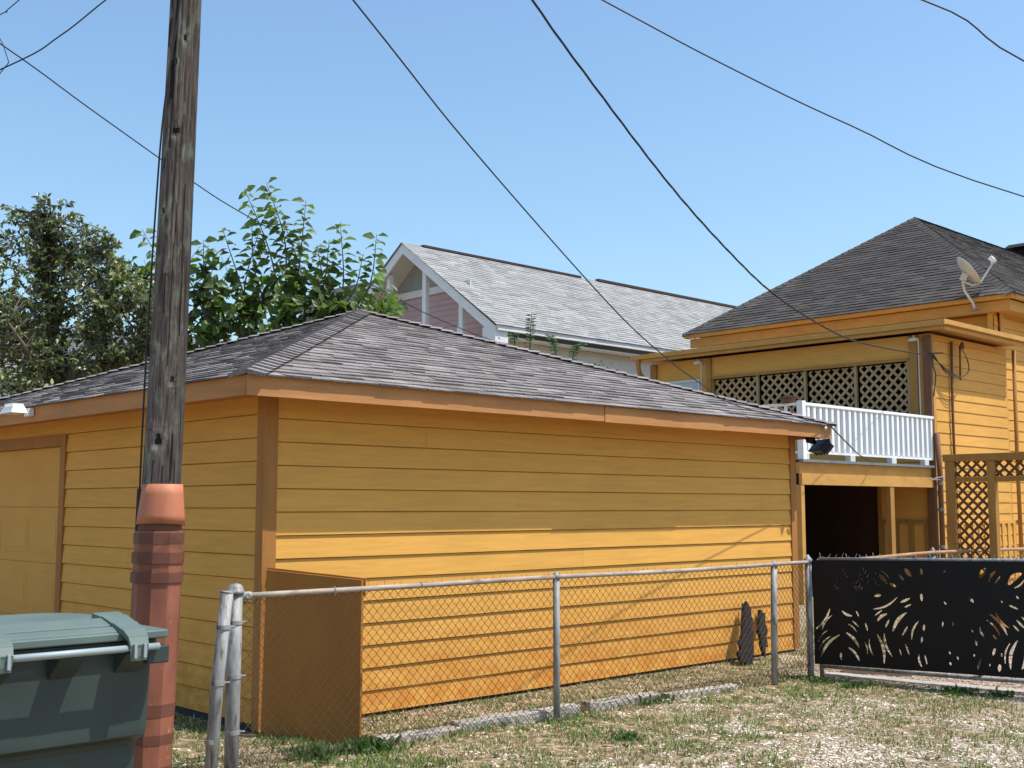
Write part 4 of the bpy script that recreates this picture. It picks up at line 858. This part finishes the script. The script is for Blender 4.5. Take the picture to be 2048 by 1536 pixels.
# ------------------------------------------------------------ pink house
N = thing('pink_house', 'dusty pink neighbouring house with white gable trim and pale grey roof', 'house', (34, 30, 0))
GX = 24.0; YR = 30.15; YE = 25.65; ZE = 7.05; ZR = 10.3; sl_ = (ZR - ZE) / (YR - YE); YE2 = 2 * YR - YE; WXg = 24.95
b = MB(); zt = lambda z: (z - ZE) / sl_
def ext(z):
    a = max(.55, (z - (ZE - .35)) / sl_ + 0) if z > 6.6 else .55
    w_ = YE2 - YE; return (a, w_ - a)
siding(b, (WXg, YE2), (WXg, YE), 2.5, 8.62, .19, th=.02, ext=ext); b.box((WXg + .01, YE + .55, 0), (WXg + .2, YE2 - .55, 6.9))
b.build('gable_wall', M['pink'], N)
b = MB(); b.prism([(YR - 2.3, 8.62), (YR + 2.3, 8.62), (YR, 10.22)], lambda a, z, c: (WXg - .02 + c, a, z), 0, .1); b.prism([(YE + .7, 6.9), (YE2 - .7, 6.9), (YR + 2.4, 8.6), (YR - 2.4, 8.6)], lambda a, z, c: (WXg + .012 + c, a, z), 0, .1); b.build('gable_top', mat('grey_green_panel', (.30, .33, .32), rough=.7), N)
b = MB(); b.box((WXg - .06, YR - 2.35, 8.62), (WXg - .025, YR + 2.35, 8.86)); b.build('frieze', M['white'], N)
for y in (YR - .95, YR - 2.75, YR + .95, YR + 2.75):
    b = MB(); zz = ZR - sl_ * abs(y - YR) - .25; b.box((GX + .12, y - .09, 5.0), (GX + .27, y + .09, zz)); b.box((GX + .09, y - .13, 7.0 if abs(y - YR) > 2 else 5.0), (GX + .30, y + .13, 7.22 if abs(y - YR) > 2 else 5.1)); b.build('gable_post', M['white'], N)
nrm = Vector((0, -sl_, 1)).normalized()
for sgn in (-1, 1):
    b = MB(); ye = YR + sgn * (YR - YE); 
    b.prism([(ye, ZE - .02), (YR, ZR - .02), (YR, ZR - .36), (ye, ZE - .36)], lambda a, z, c: (GX - .03 + c, a, z), 0, .06); b.build('rake_board', M['white'], N)
    b = MB(); b.prism([(ye + sgn * -.0, ZE - .10), (YR, ZR - .10), (YR, ZR - .16), (ye, ZE - .16)], lambda a, z, c: (GX + .032 + c, a, z), 0, .92); b.build('gable_soffit', M['white_grey'], N)
b = MB(); b.box((GX - .04, YE - .02, ZE - .52), (GX + .5, YE + .55, ZE - .03)); b.build('cornice_return', M['white'], N)
b = MB(); b.box((GX + .02, YE - .10, ZE - .16), (50, YE + .02, ZE + .01)); b.build('gutter', M['white'], N)
b = MB(); b.box((GX + .51, YE + .03, ZE - .34), (50, YE + .5, ZE - .30)); b.build('soffit', M['cream'], N)
b = MB(); siding(b, (WXg, YE + .52), (50, YE + .52), 3, 5.9, .19, th=.02); b.box((WXg, YE + .51, 5.9), (50, YE + .6, 6.70)); b.box((WXg + .01, YE + .53, 0), (50, YE + .7, 6.69)); b.build('wall', M['cream'], N)
b = MB()
a0 = Vector((GX - .1, YE - .12, ZE)); b.tint = .8; b.poly([a0, (50, YE - .12, ZE), (50, YR, ZR), (GX - .1, YR, ZR)]); b.poly([(GX - .1, YR, ZR), (50, YR, ZR), (50, YE2 + .12, ZE), (GX - .1, YE2 + .12, ZE)]); b.tint = 1
U = Vector((0, YR - YE + .12, ZR - ZE)); L_ = U.length; shingles(b, a0, (1, 0, 0), U / L_, 24.5, 0, 24.5, L_, exp=.17, tab=(.25, .6), th=.014, pal=(.84, .92, 1, 1.04, 1.1))
rf = b.build('roof', M['shingle_light'], N)
b = MB(); b.box((GX + .8, YR - .10, ZR - .02), (32.6, YR + .10, ZR + .05)); b.build('ridge_vent', M['ridge'], rf); b = MB(); b.box((33.6, YR - .10, ZR - .01), (46, YR + .10, ZR + .08)); b.build('ridge_vent', M['ridge'], rf)
b = MB(); b.tube([(38.6, 27.6, 8.3), (38.6, 27.6, 8.95)], .09, 8); b.build('vent_pipe', M['ridge'], rf)
b = MB(); b.box((25, YE2 - 1, 8.6), (27, YE2 + 3, 9.6)); b.prism([(YR + .6, 9.2), (YR + 4.2, 9.2), (YR + 2.4, 10.35)], lambda a, z, c: (27 + c, a, z), 0, 3)
b.build('rear_roof', M['shingle_light'], rf)
# far pale house seen through the trees
T = thing('far_house', 'pale house with slate grey gable roof glimpsed through the trees', 'house', (19, 38, 0))
b = MB(); b.box((13, 38, 0), (24, 46, 6.3)); b.build('wall', M['cream'], T)
b = MB(); b.prism([(37.6, 6.2), (46.4, 6.2), (42, 8.2)], lambda a, z, c: (12.6 + c, a, z), 0, 11.8); b.build('roof', mat('slate_roof', (.12, .13, .15), rough=.9), T)
b = MB(); b.box((12.55, 37.5, 6.05), (24.5, 37.6, 6.22)); b.build('fascia', M['white'], T)
T = thing('far_shed', 'pale blue grey wall glimpsed low behind the left tree', 'house', (10, 34, 0))
b = MB(); b.box((6, 33, 0), (13.5, 38, 5.1)); b.build('wall', mat('pale_blue_wall', (.45, .55, .58), rough=.8), T); b = MB(); b.prism([(32.7, 5.05), (38.3, 5.05), (35.5, 6.3)], lambda a, z, c: (5.7 + c, a, z), 0, 8.1); b.build('roof', mat('grey_roof', (.2, .2, .2), rough=.9), T)

# ------------------------------------------------------------ trees
def leaf(b, p, d, size, nrm_, fold=.25, wd=.55):
    d = d.normalized(); s = d.cross(nrm_)
    if s.length < .1: s = d.cross(Vector((0, 0, 1)))
    s = s.normalized(); u = s.cross(d); w_ = size * wd * .5; k = len(b.v); dr = -u * size * .12
    b.v += [tuple(p), tuple(p + d * size * .38 + s * w_ + u * w_ * fold), tuple(p + d * size * .8 + s * w_ * .55 + u * w_ * fold * .5 + dr), tuple(p + d * size + dr * 2), tuple(p + d * size * .8 - s * w_ * .55 + u * w_ * fold * .5 + dr), tuple(p + d * size * .38 - s * w_ + u * w_ * fold), tuple(p + d * size * .45)]
    for q in ((0, 1, 2, 6), (6, 2, 3), (6, 3, 4), (0, 6, 4, 5)): b.face([k + i for i in q])
def rv(): return Vector((random.gauss(0, 1), random.gauss(0, 1), random.gauss(0, 1))).normalized()
def pt(u, v, k):                       # helper giving positions in the vertical sheet k metres ahead where the crowns stand
    fh = k; r = (u - 1024) / 2362 * k; return Vector((fh * .6934 + r * .7206, fh * .7206 - r * .6934, 1.6 + (1012 - v) / 2362 * k))
def twig(bb, a, c, r0=.02, r1=.005, sag=.1, n_=6):
    a = Vector(a); c = Vector(c); L = (c - a).length; q = []
    off = rv() * L * .06
    for i in range(n_ + 1):
        t = i / n_; q.append(a.lerp(c, t) + Vector((0, 0, -sag * L * (t - t * t) * -1)) + off * math.sin(math.pi * t))
    bb.tube(q, [r0 + (r1 - r0) * i / n_ for i in range(n_ + 1)], 5, cap=False); return q
def tree(name, label, base, limbs, lobes, shoots, leafmat, lsize, per_twig, twigs, tintf, lw):
    T = thing(name, label, 'tree', (base[0], base[1], 0)); bt = MB(); bl = MB(); base = Vector(base); nodes = []
    for pts_, r0, r1 in limbs:
        P = spline(pts_, 5); bt.tube(P, [r0 + (r1 - r0) * i / (len(P) - 1) for i in range(len(P))], 8); nodes += P[4:]
    for c, rx, rz, nt_ in lobes:
        for i in range(int(nt_ * twigs)):
            d = rv(); q = random.random() ** .45; d = Vector((d.x * rx, d.y * rx, d.z * rz)) * q; e = c + d
            cand = min(random.sample(nodes, min(18, len(nodes))), key=lambda n2: (n2 - e).length + (1.5 if n2.z > e.z else 0))
            far = (cand - e).length
            if far > 1.3: cand = e + (cand - e) * (1.3 / far)
            L = twig(bt, cand, e, .011, .003, .06)
            for j in range(per_twig):
                t = random.uniform(.08, 1); p = L[0].lerp(L[-1], t); ii = min(len(L) - 2, int(t * (len(L) - 1))); p = L[ii].lerp(L[ii + 1], t * (len(L) - 1) - ii)
                dirv = ((L[-1] - L[0]).normalized() * .5 + rv() * 1.0 + Vector((0, 0, -.25))); bl.tint = tintf(p); leaf(bl, p + rv() * .03, dirv, lsize * random.uniform(.65, 1.2), (Vector((-.3, -.5, .8)) + rv() * .9).normalized(), wd=lw)
    for a, m_, e, k_ in shoots:
        P = spline([a, m_, e], 14); n_ = len(P); bt.tube(P, [.016 * (1 - i / n_) + .004 for i in range(n_)], 5, cap=False); Lt = sum((P[i + 1] - P[i]).length for i in range(n_ - 1)); nl = int(Lt * k_ * 1.6)
        for j in range(nl):
            t = .15 + .85 * (j + random.random() * .5) / nl; t = min(t, .999); ii = int(t * (n_ - 1)); p = P[ii].lerp(P[ii + 1], t * (n_ - 1) - ii); ax = (P[ii + 1] - P[ii]).normalized()
            ang = j * 2.4 + random.uniform(-.4, .4); sdv = ax.cross(Vector((1, 0, 0))).normalized(); s2 = ax.cross(sdv); o_ = (sdv * math.cos(ang) + s2 * math.sin(ang))
            dirv = o_ + ax * .25 + Vector((0, 0, -.75 + .6 * t)); bl.tint = tintf(p) * 1.15; leaf(bl, p + o_ * .02, dirv, lsize * random.uniform(.8, 1.4) * (1.05 - .15 * t), (Vector((-.45, -.7, .6)) + ax * .3 + rv() * .6).normalized(), wd=lw)
    bt.build('trunk', M['bark'], T, smooth=True); bl.build('crown', leafmat, T)
def tA(p): return random.choice((.5, .8, 1.0, 1.3, 1.8, 3.0)) * (1 + .5 * noise.noise(p * .9))
kA = 18.2
bA = pt(110, 900, kA); bA.z = 0
c1 = pt(110, 760, kA)
limbsA = [([bA, bA + Vector((.05, 0, 1.5)), c1, pt(90, 640, kA), pt(70, 520, kA), pt(85, 400, kA)], .16, .02), ([c1, pt(190, 660, kA - .3), pt(230, 560, kA - .5)], .08, .015), ([c1, pt(30, 680, kA + .3), pt(-60, 560, kA + .5), pt(-90, 470, kA)], .09, .015), ([c1, pt(230, 720, kA - .4), pt(310, 660, kA - .6)], .07, .015), ([c1, pt(60, 720, kA - .5), pt(0, 640, kA - .9)], .06, .015), ([pt(190, 660, kA - .3), pt(200, 540, kA - .3), pt(198, 455, kA - .3)], .04, .008)]
lobesA = [(pt(80, 420, kA), .50, .42, 40), (pt(60, 480, kA), .78, .45, 56), (pt(130, 480, kA), .35, .35, 18), (pt(0, 420, kA), .3, .25, 10), (pt(10, 470, kA), .5, .4, 24), (pt(100, 540, kA), .60, .55, 46), (pt(20, 580, kA), .8, .6, 60), (pt(198, 475, kA - .3), .16, .28, 7), (pt(215, 530, kA - .3), .4, .25, 14), (pt(150, 560, kA - .3), .5, .4, 24), (pt(205, 545, kA - .3), .38, .4, 24), (pt(170, 610, kA - .3), .6, .5, 44), (pt(245, 610, kA - .5), .5, .42, 34), (pt(80, 670, kA), .8, .6, 66), (pt(-60, 660, kA), .9, .8, 50), (pt(190, 700, kA - .4), .7, .5, 56), (pt(265, 690, kA - .5), .42, .4, 26), (pt(100, 760, kA - .3), .9, .4, 56), (pt(0, 760, kA), .8, .5, 46), (pt(-100, 500, kA), .8, .8, 30), (pt(-180, 640, kA), 1, 1, 30), (pt(280, 620, kA - .6), .3, .4, 14), (pt(265, 570, kA - .6), .38, .32, 20), (pt(300, 660, kA - .6), .4, .4, 20)]
tree('bushy_tree', 'dense olive green small leaved tree left of the utility pole', bA, limbsA, lobesA, [], M['leafA'], .098, 24, 1.0, tA, .5)
def tB(p): return random.choice((.55, .8, 1.0, 1.15, 1.4)) * (1 + .3 * noise.noise(p * 1.3 + Vector((5, 0, 0))))
kB = 18.6
bB = pt(590, 900, kB); bB.z = 0
f1 = pt(590, 760, kB); f2 = pt(430, 740, kB)
limbsB = [([bB, bB + Vector((0, .03, 1.6)), f1, pt(570, 690, kB), pt(560, 620, kB)], .14, .03), ([f1, pt(640, 690, kB), pt(680, 620, kB)], .08, .02), ([f1, pt(480, 730, kB), pt(420, 680, kB), pt(400, 610, kB)], .08, .02), ([f1, pt(500, 680, kB), pt(490, 620, kB)], .07, .02), ([f1, pt(700, 700, kB), pt(770, 640, kB)], .06, .015), ([f2, pt(370, 690, kB + .3), pt(320, 620, kB + .3), pt(290, 560, kB + .3)], .05, .012)]
sh = lambda a, m_, e, k_=13, kk=kB: (pt(*a, kk), pt(*m_, kk), pt(*e, kk), k_)
shootsB = [sh((560, 650), (530, 500), (474, 362), 14), sh((560, 640), (560, 480), (519, 350), 14), sh((575, 650), (590, 520), (601, 388), 14), sh((600, 660), (600, 560), (555, 430)), sh((660, 660), (680, 560), (672, 433), 14), sh((690, 660), (735, 560), (747, 458), 13), sh((640, 660), (640, 570), (625, 480)), sh((500, 660), (470, 560), (430, 445), 13), sh((420, 690), (380, 580), (330, 500), 11), sh((400, 690), (330, 560), (266, 448), 11), sh((480, 660), (480, 560), (505, 455)), sh((440, 670), (400, 560), (392, 470)), sh((640, 650), (700, 580), (720, 500)), sh((540, 640), (500, 540), (490, 430)), sh((600, 640), (640, 560), (650, 470)), sh((330, 640), (270, 560), (240, 510), 10), sh((700, 690), (760, 640), (800, 590)), sh((690, 700), (740, 620), (770, 560))]
lobesB = [(pt(560, 560, kB), .55, .55, 32), (pt(640, 580, kB), .55, .5, 30), (pt(480, 600, kB), .5, .5, 26), (pt(410, 520, kB), .35, .35, 14), (pt(560, 640, kB), .8, .4, 34), (pt(680, 640, kB), .6, .4, 34), (pt(760, 610, kB - .4), .36, .26, 24), (pt(735, 630, kB - .4), .4, .3, 16), (pt(430, 600, kB), .45, .5, 16), (pt(290, 590, kB + .3), .42, .5, 24), (pt(260, 540, kB + .3), .3, .3, 10), (pt(310, 660, kB + .3), .45, .4, 20), (pt(460, 680, kB), .5, .3, 16), (pt(610, 690, kB), .8, .25, 28), (pt(410, 700, kB), .3, .25, 8), (pt(380, 560, kB), .3, .45, 14), (pt(395, 640, kB), .3, .4, 12), (pt(270, 580, kB + .3), .35, .4, 14)]
tree('shooting_tree', 'bright green broad leaved tree with tall upright shoots behind the garage', bB, limbsB, lobesB, shootsB, M['leafB'], .19, 8, .62, tB, .72)

# sprouts beside the far hip of the garage
for (u0, v0), (u1_, v1_), lab in (((1060, 705), (1064, 622), 'tallest curling fern sprout rising behind the right roof slope'), ((1030, 695), (1024, 665), 'shortest sprout leftmost behind the right roof slope'), ((1113, 718), (1100, 665), 'bright green sprout in the middle of the row behind the roof'), ((1146, 722), (1170, 682), 'rightmost leafy sprout leaning right behind the roof')):
    k_ = 16.8; a = pt(u0, v0, k_); e = pt(u1_, v1_, k_); a0 = Vector((a.x, a.y, 2.2)); T = thing('sprout', lab, 'plant', (a.x, a.y, 0), 'sprouts behind the garage roof'); bt = MB(); bl = MB(); g0 = Vector((a.x, a.y, 0))
    P = spline([g0, a0, a, e], 10); bt.tube(P, [.02 * (1 - i / len(P)) + .004 for i in range(len(P))], 5)
    for i in range(18, len(P) - 1):
        for sg in (-1, 1):
            for q in (0, .5): bl.tint = random.uniform(.8, 1.5); leaf(bl, P[i].lerp(P[i + 1], q), RGT * sg * 1.0 + Vector((0, 0, .25)) + rv() * .3, .085, Vector((-.6, -.6, .5)), wd=.28)
    bt.build('stem', M['weed'], T); bl.build('leaves', M['weed'], T)
# shrub behind the right roof slope
T = thing('shrub', 'low dark shrub tips just over the roof slope below the pink house', 'shrub', (11.6, 12.6, 0)); bl = MB(); bt = MB()
for (u, v) in ((1005, 690), (985, 680), (1215, 735), (1190, 728)):
    a = pt(u, v + 30, 17.0); bt.tube([(a.x, a.y, 0), tuple(a), tuple(pt(u + 5, v, 17.0))], [.03, .01, .004], 5)
    for i in range(45): bl.tint = random.uniform(.6, 1.4); leaf(bl, pt(u, v + 15, 17.0) + Vector((random.gauss(0, .1), random.gauss(0, .1), random.gauss(0, .08))), rv(), .06, rv())
bt.build('stem', M['bark'], T); bl.build('leaves', M['leafA'], T)
print('faces', sum(len(m.polygons) for m in bpy.data.meshes))
